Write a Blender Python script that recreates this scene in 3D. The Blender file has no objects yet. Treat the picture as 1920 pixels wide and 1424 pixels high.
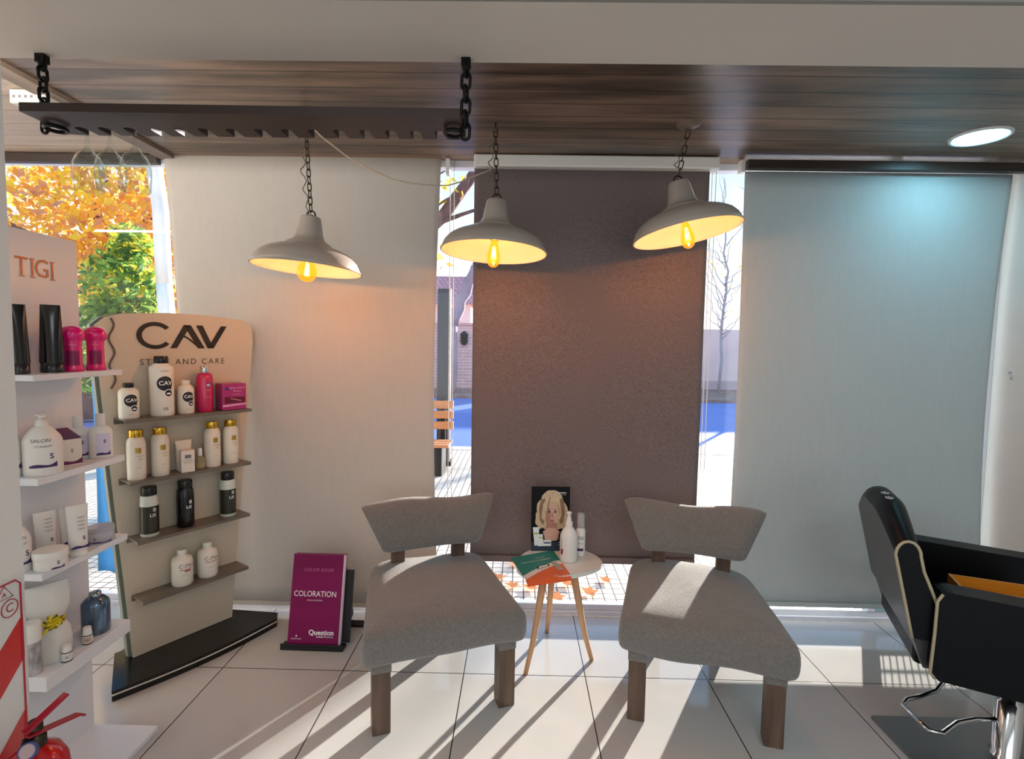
import bpy, math, random
from math import sin, cos, pi, radians, sqrt, atan2
from mathutils import Matrix, Vector
random.seed(7)
S = bpy.context.scene
COL = S.collection

# ------------------------------------------------------------------ camera
CAMH = 1.6334
pit, yaw, rol = 0.0670, 0.0129, 0.0165
fw = Vector((-sin(yaw)*cos(pit), cos(yaw)*cos(pit), -sin(pit)))
rt = Vector((cos(yaw), sin(yaw), 0)); up = rt.cross(fw)
r2 = rt*cos(rol)+up*sin(rol); u2 = up*cos(rol)-rt*sin(rol)
cd = bpy.data.cameras.new('camera'); cam = bpy.data.objects.new('camera', cd); COL.objects.link(cam)
cd.sensor_width = 36; cd.lens = 36*1000/1920; cd.clip_start = .02; cd.clip_end = 300
m = Matrix.Identity(4)
for i in range(3): m[i][0], m[i][1], m[i][2] = r2[i], u2[i], -fw[i]
m.translation = (0, 0, CAMH); cam.matrix_world = m
S.camera = cam

# ------------------------------------------------------------------ sky, sun, added fill lights, exposure
S.view_settings.view_transform = 'Standard'; S.view_settings.look = 'None'
S.view_settings.exposure = 0.0; S.view_settings.gamma = 1.0
S.cycles.use_denoising = True; S.cycles.transparent_max_bounces = 32
W = bpy.data.worlds.new('sky'); S.world = W; W.use_nodes = True
wn, wl = W.node_tree.nodes, W.node_tree.links
bg = wn['Background']
tc = wn.new('ShaderNodeTexCoord'); sx = wn.new('ShaderNodeSeparateXYZ'); rp = wn.new('ShaderNodeValToRGB')
wl.new(tc.outputs['Generated'], sx.inputs[0]); wl.new(sx.outputs['Z'], rp.inputs[0]); wl.new(rp.outputs[0], bg.inputs[0])
e = rp.color_ramp.elements
e[0].position = 0.0; e[0].color = (1.0, .97, .96, 1)
e[1].position = .65; e[1].color = (.30, .55, 1.0, 1)
x = rp.color_ramp.elements.new(.16); x.color = (.80, .93, 1.0, 1)
x = rp.color_ramp.elements.new(.35); x.color = (.45, .72, 1.0, 1)
bg.inputs['Strength'].default_value = 1.5

def lamp(name, kind, loc, energy, color=(1, 1, 1), direction=(0, 0, -1), **kw):
    ld = bpy.data.lights.new(name, kind); ld.energy = energy; ld.color = color
    for k, v in kw.items(): setattr(ld, k, v)
    o = bpy.data.objects.new(name, ld); COL.objects.link(o); o.location = loc
    o.rotation_euler = Vector(direction).to_track_quat('-Z', 'Y').to_euler()
    return o
el = radians(11.4)
lamp('sun', 'SUN', (6, 10, 5), 19.0, (1.0, .93, .84), (-.527*cos(el), -.85*cos(el), -sin(el)), angle=radians(.7))
for i, (lx, ly) in enumerate(((-1.1, -.6), (1.2, -.6))):      # unseen fill panels added behind the viewer
    lamp('room_fill', 'AREA', (lx, ly, 2.86), 21, (.90, .96, 1.0), shape='RECTANGLE', size=1.2, size_y=.5)
lamp('rear_fill', 'AREA', (.2, -3.05, 1.45), 50, (.80, .92, 1.0), (0, 1, 0), shape='RECTANGLE', size=4.6, size_y=2.1)   # unseen frontal fill added behind the viewer to brighten blinds and fronts
ceil_fill = lamp('ceiling_fill', 'AREA', (-2.45, 1.725, 2.54), 21, (1.0, .95, .88), (0, .72, .69), shape='RECTANGLE', size=2.4, size_y=.03)      # unseen strip added behind the beam to brighten the left ceiling

# ------------------------------------------------------------------ materials
def lin(c):
    c = [v/255 for v in c]
    return tuple(v/12.92 if v <= .04045 else ((v+.055)/1.055)**2.4 for v in c)+(1,)
MATS = {}
def mat(name, rgb, rough=.5, metal=0, var=0, vs=(8, 8, 8), bump=0, bs=(60, 60, 60), emit=0, coat=0, trl=0, sheen=0, spec=.5):
    if name in MATS: return MATS[name]
    M = bpy.data.materials.new(name); M.use_nodes = True; MATS[name] = M
    n, l = M.node_tree.nodes, M.node_tree.links
    p = n['Principled BSDF']; c = lin(rgb)
    p.inputs['Base Color'].default_value = c
    p.inputs['Roughness'].default_value = rough; p.inputs['Metallic'].default_value = metal
    p.inputs['Specular IOR Level'].default_value = spec
    p.inputs['Coat Weight'].default_value = coat; p.inputs['Sheen Weight'].default_value = sheen
    if emit:
        p.inputs['Emission Color'].default_value = c; p.inputs['Emission Strength'].default_value = emit
    if var or bump:
        t = n.new('ShaderNodeTexCoord')
    if var:
        mp = n.new('ShaderNodeMapping'); mp.inputs['Scale'].default_value = vs; l.new(t.outputs['Object'], mp.inputs[0])
        nz = n.new('ShaderNodeTexNoise'); nz.inputs['Scale'].default_value = 1; nz.inputs['Detail'].default_value = 6
        l.new(mp.outputs[0], nz.inputs[0])
        cr = n.new('ShaderNodeValToRGB'); l.new(nz.outputs['Fac'], cr.inputs[0])
        a, b = cr.color_ramp.elements; a.position = .3; b.position = .7
        a.color = tuple(v*(1-var) for v in c[:3])+(1,); b.color = tuple(min(1, v*(1+var)) for v in c[:3])+(1,)
        l.new(cr.outputs[0], p.inputs['Base Color'])
    if bump:
        mp = n.new('ShaderNodeMapping'); mp.inputs['Scale'].default_value = bs; l.new(t.outputs['Object'], mp.inputs[0])
        nz = n.new('ShaderNodeTexNoise'); nz.inputs['Scale'].default_value = 1; l.new(mp.outputs[0], nz.inputs[0])
        bp = n.new('ShaderNodeBump'); bp.inputs['Strength'].default_value = bump; bp.inputs['Distance'].default_value = .01
        l.new(nz.outputs['Fac'], bp.inputs['Height']); l.new(bp.outputs[0], p.inputs['Normal'])
    if trl:
        tr = n.new('ShaderNodeBsdfTranslucent'); mx = n.new('ShaderNodeMixShader'); mx.inputs[0].default_value = trl
        src = p.inputs['Base Color'].links[0].from_socket if var else None
        if src: l.new(src, tr.inputs[0])
        else: tr.inputs[0].default_value = c
        l.new(p.outputs[0], mx.inputs[1]); l.new(tr.outputs[0], mx.inputs[2]); l.new(mx.outputs[0], n['Material Output'].inputs[0])
    return M
def clear(name, tint=(255, 255, 255), rough=.02, ior=1.45, emit=None, es=0, body=0, edge=.5):
    """thin clear sheet: see-through with fresnel gloss, optionally glowing amber glass"""
    if name in MATS: return MATS[name]
    M = bpy.data.materials.new(name); M.use_nodes = True; MATS[name] = M
    n, l = M.node_tree.nodes, M.node_tree.links; n.remove(n['Principled BSDF'])
    tr = n.new('ShaderNodeBsdfTransparent'); tr.inputs[0].default_value = lin(tint)
    gl = n.new('ShaderNodeBsdfGlossy'); gl.inputs['Roughness'].default_value = rough
    lw = n.new('ShaderNodeLayerWeight'); lw.inputs[0].default_value = .5       # facing term, the same from both sides of the sheet
    pw = n.new('ShaderNodeMath'); pw.operation = 'POWER'; l.new(lw.outputs['Facing'], pw.inputs[0]); pw.inputs[1].default_value = 4.0
    fr = n.new('ShaderNodeMath'); fr.operation = 'MULTIPLY_ADD'; l.new(pw.outputs[0], fr.inputs[0]); fr.inputs[1].default_value = edge; fr.inputs[2].default_value = (ior-1)**2/(ior+1)**2
    mx = n.new('ShaderNodeMixShader'); l.new(fr.outputs[0], mx.inputs[0]); l.new(tr.outputs[0], mx.inputs[1]); l.new(gl.outputs[0], mx.inputs[2])
    out = mx
    if body:
        df = n.new('ShaderNodeBsdfDiffuse'); df.inputs[0].default_value = lin(tint)
        m2 = n.new('ShaderNodeMixShader'); m2.inputs[0].default_value = body
        l.new(out.outputs[0], m2.inputs[1]); l.new(df.outputs[0], m2.inputs[2]); out = m2
    if emit:
        em = n.new('ShaderNodeEmission'); em.inputs[0].default_value = lin(emit); em.inputs[1].default_value = es
        ad = n.new('ShaderNodeAddShader'); l.new(out.outputs[0], ad.inputs[0]); l.new(em.outputs[0], ad.inputs[1]); out = ad
    l.new(out.outputs[0], n['Material Output'].inputs[0])
    return M
def glassmat(name, tint=(255, 255, 255), rough=0, ior=1.45):
    if name in MATS: return MATS[name]
    M = bpy.data.materials.new(name); M.use_nodes = True; MATS[name] = M
    n, l = M.node_tree.nodes, M.node_tree.links; n.remove(n['Principled BSDF'])
    g = n.new('ShaderNodeBsdfGlass'); g.inputs['Color'].default_value = lin(tint); g.inputs['Roughness'].default_value = rough; g.inputs['IOR'].default_value = ior
    l.new(g.outputs[0], n['Material Output'].inputs[0]); return M
def brickmat(name, c1, c2, cm, w, h, mortar, loc=(0, 0, 0), rot=(0, 0, 0), offset=0, rough=.5, grain=0, gs=(1, 1, 1), bump=.2, coat=0, gcol=.5, rvar=0, spread=.21):
    M = bpy.data.materials.new(name); M.use_nodes = True; MATS[name] = M
    n, l = M.node_tree.nodes, M.node_tree.links; p = n['Principled BSDF']
    t = n.new('ShaderNodeTexCoord'); mp = n.new('ShaderNodeMapping'); mp.inputs['Location'].default_value = loc; mp.inputs['Rotation'].default_value = rot
    l.new(t.outputs['Object'], mp.inputs[0])
    b = n.new('ShaderNodeTexBrick'); b.offset = offset; b.squash = 1; l.new(mp.outputs[0], b.inputs[0])
    b.inputs['Color1'].default_value = lin(c1); b.inputs['Color2'].default_value = lin(c2); b.inputs['Mortar'].default_value = lin(cm)
    b.inputs['Scale'].default_value = 1; b.inputs['Mortar Size'].default_value = mortar; b.inputs['Mortar Smooth'].default_value = .2
    b.inputs['Brick Width'].default_value = w; b.inputs['Row Height'].default_value = h; b.inputs['Bias'].default_value = 0
    src = b.outputs['Color']
    if grain:
        m2 = n.new('ShaderNodeMapping'); m2.inputs['Scale'].default_value = gs; l.new(t.outputs['Object'], m2.inputs[0])
        nz = n.new('ShaderNodeTexNoise'); nz.inputs['Scale'].default_value = 1; nz.inputs['Detail'].default_value = 8; nz.inputs['Roughness'].default_value = .62; l.new(m2.outputs[0], nz.inputs[0])
        cr = n.new('ShaderNodeValToRGB'); cr.color_ramp.elements[0].position = .5-spread; cr.color_ramp.elements[1].position = .5+spread
        lo = 1-grain; cr.color_ramp.elements[0].color = (lo, lo, lo, 1); cr.color_ramp.elements[1].color = (1+grain*gcol,)*3+(1,)
        l.new(nz.outputs['Fac'], cr.inputs[0])
        mx = n.new('ShaderNodeMix'); mx.data_type = 'RGBA'; mx.blend_type = 'MULTIPLY'; mx.inputs[0].default_value = 1
        l.new(src, mx.inputs[6]); l.new(cr.outputs[0], mx.inputs[7]); src = mx.outputs[2]
        if rvar:
            mr = n.new('ShaderNodeMapRange'); mr.inputs['To Min'].default_value = rough-rvar; mr.inputs['To Max'].default_value = rough+rvar
            l.new(nz.outputs['Fac'], mr.inputs[0]); l.new(mr.outputs[0], p.inputs['Roughness'])
    l.new(src, p.inputs['Base Color'])
    if not rvar: p.inputs['Roughness'].default_value = rough
    p.inputs['Coat Weight'].default_value = coat
    bp = n.new('ShaderNodeBump'); bp.inputs['Strength'].default_value = bump; bp.inputs['Distance'].default_value = .004; bp.invert = True
    l.new(b.outputs['Fac'], bp.inputs['Height']); l.new(bp.outputs[0], p.inputs['Normal'])
    return M

# ------------------------------------------------------------------ mesh helper
class MB:
    def __init__(s): s.v = []; s.f = []; s.m = []; s.sm = []; s.tx = []; s.T = Matrix.Identity(4)
    def add(s, vs, fs, mi=0, smooth=False):
        o = len(s.v)
        for p in vs: s.v.append(tuple(s.T @ Vector(p)))
        for f in fs: s.f.append([i+o for i in f]); s.m.append(mi); s.sm.append(smooth)
        return s
    def box(s, x0, x1, y0, y1, z0, z1, mi=0):
        return s.add([(a, b, c) for a in (x0, x1) for b in (y0, y1) for c in (z0, z1)],
                     [(0, 1, 3, 2), (4, 6, 7, 5), (0, 4, 5, 1), (2, 3, 7, 6), (0, 2, 6, 4), (1, 5, 7, 3)], mi)
    def bar(s, a, b, w, h, mi=0, upv=(0, 0, 1)):
        a, b = Vector(a), Vector(b); d = (b-a).normalized(); u = Vector(upv)
        if abs(d.dot(u)) > .98: u = Vector((0, 1, 0))
        x = d.cross(u).normalized()*w/2; y = x.cross(d).normalized()*h/2
        vs = [p+i*x+j*y for p in (a, b) for i, j in ((-1, -1), (1, -1), (1, 1), (-1, 1))]
        return s.add(vs, [(0, 3, 2, 1), (4, 5, 6, 7)]+[(k, (k+1) % 4, (k+1) % 4+4, k+4) for k in range(4)], mi)
    def lathe(s, prof, seg=32, mi=0, c=(0, 0, 0), sy=1.0, smooth=True, mis=None):
        vs = []; fs = []; n = len(prof)
        for r, z in prof:
            for k in range(seg):
                a = 2*pi*k/seg; vs.append((c[0]+r*cos(a), c[1]+r*sin(a)*sy, c[2]+z))
        for i in range(n-1):
            for k in range(seg):
                s.add([], []) ; fs.append((i*seg+k, i*seg+(k+1) % seg, (i+1)*seg+(k+1) % seg, (i+1)*seg+k))
        if mis:
            o = len(s.v)
            for p in vs: s.v.append(tuple(s.T @ Vector(p)))
            for i, f in enumerate(fs): s.f.append([q+o for q in f]); s.m.append(mis[i//seg]); s.sm.append(smooth)
        else: s.add(vs, fs, mi, smooth)
        return s
    def disc(s, r, z, seg=32, mi=0, c=(0, 0), sy=1.0, up=True):
        vs = [(c[0]+r*cos(2*pi*k/seg), c[1]+r*sin(2*pi*k/seg)*sy, z) for k in range(seg)]
        f = list(range(seg)); return s.add(vs, [f if up else f[::-1]], mi)
    def solid(s, prof, seg=32, mi=0, c=(0, 0, 0), sy=1.0):
        s.lathe(prof, seg, mi, c, sy)
        if prof[0][0] > 1e-5: s.disc(prof[0][0], c[2]+prof[0][1], seg, mi, c, sy, False)
        if prof[-1][0] > 1e-5: s.disc(prof[-1][0], c[2]+prof[-1][1], seg, mi, c, sy, True)
        return s
    def tube(s, pts, r, seg=8, mi=0, closed=False):
        P = [Vector(p) for p in pts]; n = len(P); R = r if isinstance(r, (list, tuple)) else [r]*n
        vs = []; prev = None
        for i in range(n):
            d = (P[(i+1) % n]-P[i-1]) if closed else (P[min(i+1, n-1)]-P[max(i-1, 0)])
            d.normalize()
            if prev is None:
                u = Vector((0, 0, 1)) if abs(d.z) < .9 else Vector((1, 0, 0)); x = d.cross(u).normalized()
            else: x = (prev-d*prev.dot(d)).normalized()
            prev = x; y = d.cross(x)
            for k in range(seg): a = 2*pi*k/seg; vs.append(P[i]+(x*cos(a)+y*sin(a))*R[i])
        fs = []
        for i in range(n if closed else n-1):
            j = (i+1) % n
            for k in range(seg): fs.append((i*seg+k, i*seg+(k+1) % seg, j*seg+(k+1) % seg, j*seg+k))
        if not closed: fs += [tuple(range(seg))[::-1], tuple(range((n-1)*seg, n*seg))]
        return s.add(vs, fs, mi, True)
    def prism(s, poly, z0, z1, mi=0, mis=None):
        n = len(poly); vs = [(x, y, z0) for x, y in poly]+[(x, y, z1) for x, y in poly]
        s.add(vs, [tuple(range(n))[::-1], tuple(range(n, 2*n))], mi)
        return s.add(vs, [(i, (i+1) % n, (i+1) % n+n, i+n) for i in range(n)], mi if mis is None else mis)
    def grid(s, fn, nu, nv, mi=0, wrapu=False):
        vs = [fn(i/nu, j/nv) for j in range(nv+1) for i in range(nu+1)]
        return s.add(vs, [(j*(nu+1)+i, j*(nu+1)+i+1, (j+1)*(nu+1)+i+1, (j+1)*(nu+1)+i) for j in range(nv) for i in range(nu)], mi, True)
    def ball(s, c, r, seg=16, mi=0, sz=1):
        return s.lathe([(r*sin(pi*k/10)+1e-6, -r*sz*cos(pi*k/10)) for k in range(11)], seg, mi, c)
    def build(s, name, mats, parent=None, bevel=0, sub=0, loc=None):
        me = bpy.data.meshes.new(name); me.from_pydata(s.v, [], s.f)
        if not isinstance(mats, (list, tuple)): mats = [mats]
        for q in mats: me.materials.append(q)
        for p, mi, sm in zip(me.polygons, s.m, s.sm): p.material_index = mi; p.use_smooth = sm
        me.validate(); me.update()
        o = bpy.data.objects.new(name, me); COL.objects.link(o)
        if parent: o.parent = parent
        if loc: o.location = loc
        if bevel:
            b = o.modifiers.new('bevel', 'BEVEL'); b.width = bevel; b.segments = 2; b.limit_method = 'ANGLE'
        if sub:
            b = o.modifiers.new('subdivision', 'SUBSURF'); b.levels = sub; b.render_levels = sub
        return o
def tag(o, label=None, cat=None, group=None, kind=None):
    if label: o['label'] = label
    if cat: o['category'] = cat
    if group: o['group'] = group
    if kind: o['kind'] = kind
    return o
def thing(name, label, cat, loc=(0, 0, 0), rz=0, group=None):
    o = bpy.data.objects.new(name, None); COL.objects.link(o); o.empty_display_size = .05
    o.location = loc; o.rotation_euler = (0, 0, rz); return tag(o, label, cat, group)
def struct(name, mb, mats, label=None, **k):
    o = mb.build(name, mats, **k); tag(o, label, None, None, 'structure'); return o
def dup(root, loc, rz, label, group=None):
    r = root.copy(); COL.objects.link(r); r.location = loc; r.rotation_euler = (0, 0, rz); r['label'] = label
    if group: r['group'] = group
    def rec(a, b):
        for ch in list(a.children):
            c = ch.copy(); COL.objects.link(c); c.parent = b; rec(ch, c)
    rec(root, r); return r

# lettering: font outline turned to mesh (x right, y up, z out)
def glyphs(s, size, bold=0, spacing=1.0, align='CENTER', sx=1.0, shear=0):
    cu = bpy.data.curves.new('t', 'FONT'); cu.body = s; cu.size = size; cu.align_x = align; cu.align_y = 'CENTER'
    cu.offset = bold; cu.space_character = spacing; cu.shear = shear; cu.resolution_u = 3
    o = bpy.data.objects.new('t', cu); COL.objects.link(o); bpy.context.view_layer.update()
    me = bpy.data.meshes.new_from_object(o.evaluated_get(bpy.context.evaluated_depsgraph_get()))
    vs = [(v.co.x*sx, v.co.y) for v in me.vertices]; fs = [list(p.vertices) for p in me.polygons]
    bpy.data.objects.remove(o); bpy.data.curves.remove(cu); bpy.data.meshes.remove(me)
    return vs, fs
def flat_text(mb, s, size, M, mi=0, off=.0006, **k):
    vs, fs = glyphs(s, size, **k); T = mb.T; mb.T = T @ M
    mb.add([(a, b, off) for a, b in vs], fs, mi); mb.T = T
def wrap(r, sy=1.0, e=.0006, ang=-pi/2):
    """map flat (x, y) to the skin of a cylinder of radius r, centred on direction ang"""
    return lambda x, y: ((r+e)*cos(ang+x/r), (r+e)*sin(ang+x/r)*sy, y)
def wtext(mb, s, size, fn, x=0, y=0, mi=0, **k):
    vs, fs = glyphs(s, size, **k); f0 = len(mb.f); mb.add([fn(a+x, b+y) for a, b in vs], fs, mi); mb.tx += range(f0, len(mb.f))
def wpoly(mb, poly, fn, mi=0):
    n = len(poly); cx = sum(p[0] for p in poly)/n; cy = sum(p[1] for p in poly)/n; K = (.2, .4, .6, .8, 1)
    vs = [fn(cx, cy)]+[fn(cx+(a-cx)*k, cy+(b-cy)*k) for k in K for a, b in poly]
    fs = [(0, 1+i, 1+(i+1) % n) for i in range(n)]
    for j in range(len(K)-1): fs += [(1+j*n+i, 1+(j+1)*n+i, 1+(j+1)*n+(i+1) % n, 1+j*n+(i+1) % n) for i in range(n)]
    mb.add(vs, fs, mi)
def wrect(mb, x0, x1, y0, y1, fn, mi=0, n=8):
    vs = [fn(x0+(x1-x0)*i/n, y) for y in (y0, y1) for i in range(n+1)]
    mb.add(vs, [(i, i+1, n+2+i, n+1+i) for i in range(n)], mi, True)
def ell(cx, cy, rx, ry, n=20, a0=0, a1=2*pi):
    return [(cx+rx*cos(a0+(a1-a0)*i/n), cy+ry*sin(a0+(a1-a0)*i/n)) for i in range(n)]

# ------------------------------------------------------------------ palette
white = mat('white_paint', (222, 218, 212), .6, var=.03, vs=(2, 2, 2), bump=.03, bs=(30, 30, 30))
beamw = mat('beam_paint', (205, 196, 186), .7, var=.03, vs=(2, 2, 2))
alu = mat('white_aluminium', (214, 214, 222), .35, .1)
darkwood = mat('dark_wood', (52, 40, 34), .4, var=.35, vs=(3, 30, 30))
rackwood = mat('rack_wood', (42, 21, 17), .5, var=.3, vs=(3, 40, 40))
black = mat('black_gloss', (14, 14, 15), .22)
blackm = mat('black_matt', (18, 18, 20), .5)
iron = mat('black_iron', (20, 18, 18), .5, .6)
brass = mat('old_chain_metal', (70, 60, 50), .4, .9)
chrome = mat('chrome', (210, 212, 215), .12, 1)
gold = mat('gold_cap', (214, 170, 62), .18, 1)
plast = mat('white_plastic', (232, 229, 224), .32)
plast2 = mat('cream_plastic', (236, 231, 218), .3)
frost = mat('pearl_plastic', (228, 222, 208), .28)
red = mat('signal_red', (196, 28, 26), .35)
ink = mat('black_ink', (20, 18, 18), .5)
greyink = mat('grey_ink', (120, 116, 120), .5)
whiteink = mat('white_ink', (240, 240, 240), .5)
purple = mat('purple_ink', (66, 34, 96), .45)
crimson = mat('crimson_ink', (170, 24, 44), .45)
goldink = mat('gold_ink', (196, 158, 70), .3, .7)

# ------------------------------------------------------------------ the room
floorm = brickmat('porcelain_tiles', (192, 191, 189), (187, 186, 184), (52, 46, 42), .6, .6, .0028, loc=(1.4475+6, -2.5328+6, 0), rough=.10, grain=.07, gs=(1.3, 1.3, 1), bump=.3, rvar=.04)
struct('floor', MB().box(-4, 2.95, -3.2, 3.12, -.08, 0), floorm, 'cream square porcelain floor tiles with thin dark joints')
ceilm = brickmat('board_ceiling', (124, 101, 85), (108, 88, 74), (66, 52, 43), 60, .128, .004, loc=(20, .043, 0), offset=0, rough=.36, grain=.62, gs=(1.0, 8, 1), bump=.7, gcol=.8, rvar=.12, spread=.13)
struct('ceiling', MB().box(-2.02, 2.95, 1.71, 3.3, 2.675, 2.9), ceilm, 'brown board-marked ceiling over the window')
ceil2 = brickmat('board_ceiling_pale', (176, 156, 136), (160, 141, 122), (124, 104, 88), 60, .15, .003, loc=(20, .02, 0), offset=0, rough=.4, grain=.3, gs=(1.3, 14, 1), bump=.6)
struct('ceiling_side', MB().box(-4, -2.02, 1.71, 3.3, 2.68, 2.9), ceil2, 'paler board-marked ceiling left of the dark joint')
struct('trim_1', MB().box(-2.075, -1.985, 1.715, 3.1, 2.655, 2.69), mat('joint_grey', (120, 104, 90), .6, var=.2, vs=(20, 3, 3)), 'grey-brown strip covering the ceiling joint')
struct('beam', MB().box(-4, 2.95, 1.415, 1.71, 2.5, 2.96), beamw, 'white plastered beam across the room')
struct('beam_shade_board', MB().box(-4, 2.95, 1.400, 1.414, 2.5, 2.9), mat('beam_face_shade', (140, 138, 130), .7), 'grey board giving the shade on the beam face towards the room')  # added board, its grey stands in for the shade on the beam face
struct('ceiling_inner', MB().box(-4, 2.95, -3.2, 1.415, 2.9, 3.0), white)
struct('wall_right', MB().box(2.745, 2.95, -3.2, 3.3, 0, 2.96), white, 'white side wall right of the blinds')
struct('wall_left', MB().box(-4, -3.8, -3.2, 3.3, 0, 2.96), white)
struct('wall_rear', MB().box(-4, 2.95, -3.3, -3.2, 0, 2.96), white)
struct('wall_partition', MB().box(-1.36, -1.22, -.5, 1.272, 0, 2.9), white, 'end of a white partition wall at the left edge')
# window frame
b = MB()
b.box(-3.8, 2.745, 3.12, 3.17, 0, .03).box(-3.8, 2.745, 3.135, 3.185, .03, .066)
b.box(-3.8, 2.745, 3.12, 3.19, 2.635, 2.675)
for xm in (-3.77, 2.135): b.box(xm-.022, xm+.022, 3.125, 3.185, .066, 2.635)
b.box(2.69, 2.745, 3.125, 3.185, .066, 2.615)
win = struct('window_1', b, alu, 'pale aluminium frame of the shop window', bevel=.003)
g = MB().box(-3.75, 2.113, 3.155, 3.159, .066, 2.615); g.box(2.157, 2.69, 3.155, 3.159, .066, 2.615)
g.build('pane', clear('window_glass', ior=1.3), win)
b = MB(); b.box(2.157, 2.69, 3.128, 3.15, .066, .084, 0); b.box(2.157, 2.175, 3.128, 3.15, .084, 2.6, 0)
b.build('sash', mat('green_aluminium', (140, 170, 176), .35, .2), win)
struct('trim_2', MB().box(1.225, 2.742, 2.985, 3.025, 2.605, 2.655), darkwood, 'dark wooden batten over the right blind', bevel=.004)
struct('trim_3', MB().box(-3.8, -2.08, 3.075, 3.115, 2.625, 2.672), darkwood, 'dark wooden batten over the left window')

# ------------------------------------------------------------------ outside
pave = brickmat('vainilla_paving', (222, 214, 200), (206, 196, 182), (70, 62, 60), .075, .075, .0045, loc=(.02, .01, 0), rough=.8, grain=.12, gs=(3, 3, 3), bump=.6)
struct('sidewalk', MB().box(-16, 12, 3.19, 8.1, -.12, -.01), pave, 'sunlit footpath of small square paving cells')
struct('kerb', MB().box(-16, 12, 8.1, 8.35, -.16, -.005), mat('kerb_stone', (214, 202, 190), .8, var=.1, vs=(1, 9, 9)), 'pale stone kerb')
struct('street', MB().box(-40, 45, 8.35, 16.2, -.3, -.06), mat('asphalt', (92, 122, 190), .55, var=.12, vs=(.5, .5, .5), bump=.3, bs=(40, 40, 40)), 'asphalt street coloured with blue skylit shade')  # blue of sky and shade is put into the asphalt colour
struct('verge', MB().box(-40, 45, 16.2, 60, -.2, .02), mat('leafy_ground', (150, 120, 104), .9, var=.4, vs=(3, 3, 3)), 'leaf-strewn verge across the street')
struct('ground', MB().box(-60, 70, 3.3, 90, -.5, -.31), mat('bare_ground', (130, 115, 105), .9))
brk = brickmat('pink_brick', (226, 186, 182), (214, 170, 166), (236, 214, 210), .5, .11, .016, rot=(pi/2, 0, 0), offset=.5, rough=.85, grain=.15, gs=(4, 4, 4))
t = thing('garden_wall', 'pink brick garden wall across the street between the left and brown blinds', 'wall', (-7, 19, 0))
MB().box(-9, 8.2, -.12, .12, 0, 2.25).build('brick_panel', brk, t)
MB().box(-9.05, 8.25, -.17, .17, 2.25, 2.34).build('coping', mat('coping_pink', (214, 170, 160), .8), t)
t = thing('plastered_wall', 'pale pink rendered wall seen between the brown and right blinds', 'wall', (8, 20.5, 0))
MB().box(-5, 9, -.12, .12, 0, 2.3).build('panel', mat('render_pink', (226, 205, 204), .9, var=.08, vs=(1, 1, 1)), t)
MB().box(-5, 9, -.16, .16, 0, .35).build('plinth', mat('render_grey', (196, 176, 180), .9, var=.1, vs=(2, 2, 2)), t)
# lantern on brick wall
t = thing('wall_lantern', 'small dark lantern on the pink brick garden wall', 'lantern', (-1.95, 18.8, 1.55))
MB().solid([(.05, 0), (.13, .1), (.13, .36), (.16, .38), (.03, .5)], 8).build('housing', iron, t)
MB().box(-.02, .02, -.02, .1, .4, .46).build('bracket', iron, t)
# house behind the wall
t = thing('house', 'house with pink tiled roof behind the brick garden wall', 'house', (-8, 26, 0))
MB().box(-6, 5.6, 0, 6, 0, 3.55).build('wall', mat('lilac_render', (228, 208, 216), .9), t)
b = MB(); b.add([(-6.3, -.5, 3.5), (5.9, -.5, 3.5), (5.9, 6.5, 3.5), (-6.3, 6.5, 3.5), (-6.3, 3, 5.2), (5.9, 3, 5.2)], [(0, 1, 5, 4), (2, 3, 4, 5), (1, 2, 5), (3, 0, 4), (0, 3, 2, 1)])
b.build('roof', brickmat('roof_tiles', (222, 160, 158), (212, 146, 144), (170, 116, 112), .25, .3, .03, offset=.5, rough=.8), t)
w = MB().box(4.1, 5.1, -.06, .0, 1.5, 2.9).build('window', mat('shutter_brown', (178, 140, 138), .7), t)
MB().box(4.2, 5.0, -.08, -.06, 1.6, 2.8).build('pane', mat('dull_pane', (150, 130, 140), .2), w)
# bench at the kerb
t = thing('street_bench', 'orange wooden slat bench on dark legs out on the footpath', 'bench', (-1.7, 6.75, -.01))
wood_o = mat('bench_slat', (196, 128, 78), .6, var=.2, vs=(2, 20, 20))
for z in (.52, .66, .79): MB().box(-.85, .86, .1, .14, z, z+.1).build('back_slat', wood_o, t, bevel=.006)
for y in (-.34, -.2, -.06): MB().box(-.85, .86, y, y+.12, .36, .395).build('seat_slat', wood_o, t, bevel=.006)
for xx in (-.7, .72):
    MB().box(xx-.05, xx+.05, -.3, .1, 0, .36).build('leg', iron, t)
    MB().box(xx-.03, xx+.03, .14, .17, .2, .9).build('back_support', iron, t)
t = thing('sign_post', 'tall dark square post standing behind the bench', 'post', (-1.0, 7.1, -.01))
MB().box(-.085, .085, -.06, .06, 0, 2.35).build('shaft', mat('post_grey', (58, 60, 66), .5), t)
MB().box(-.11, .11, -.09, .09, 0, .06).build('foot', iron, t)
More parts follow.
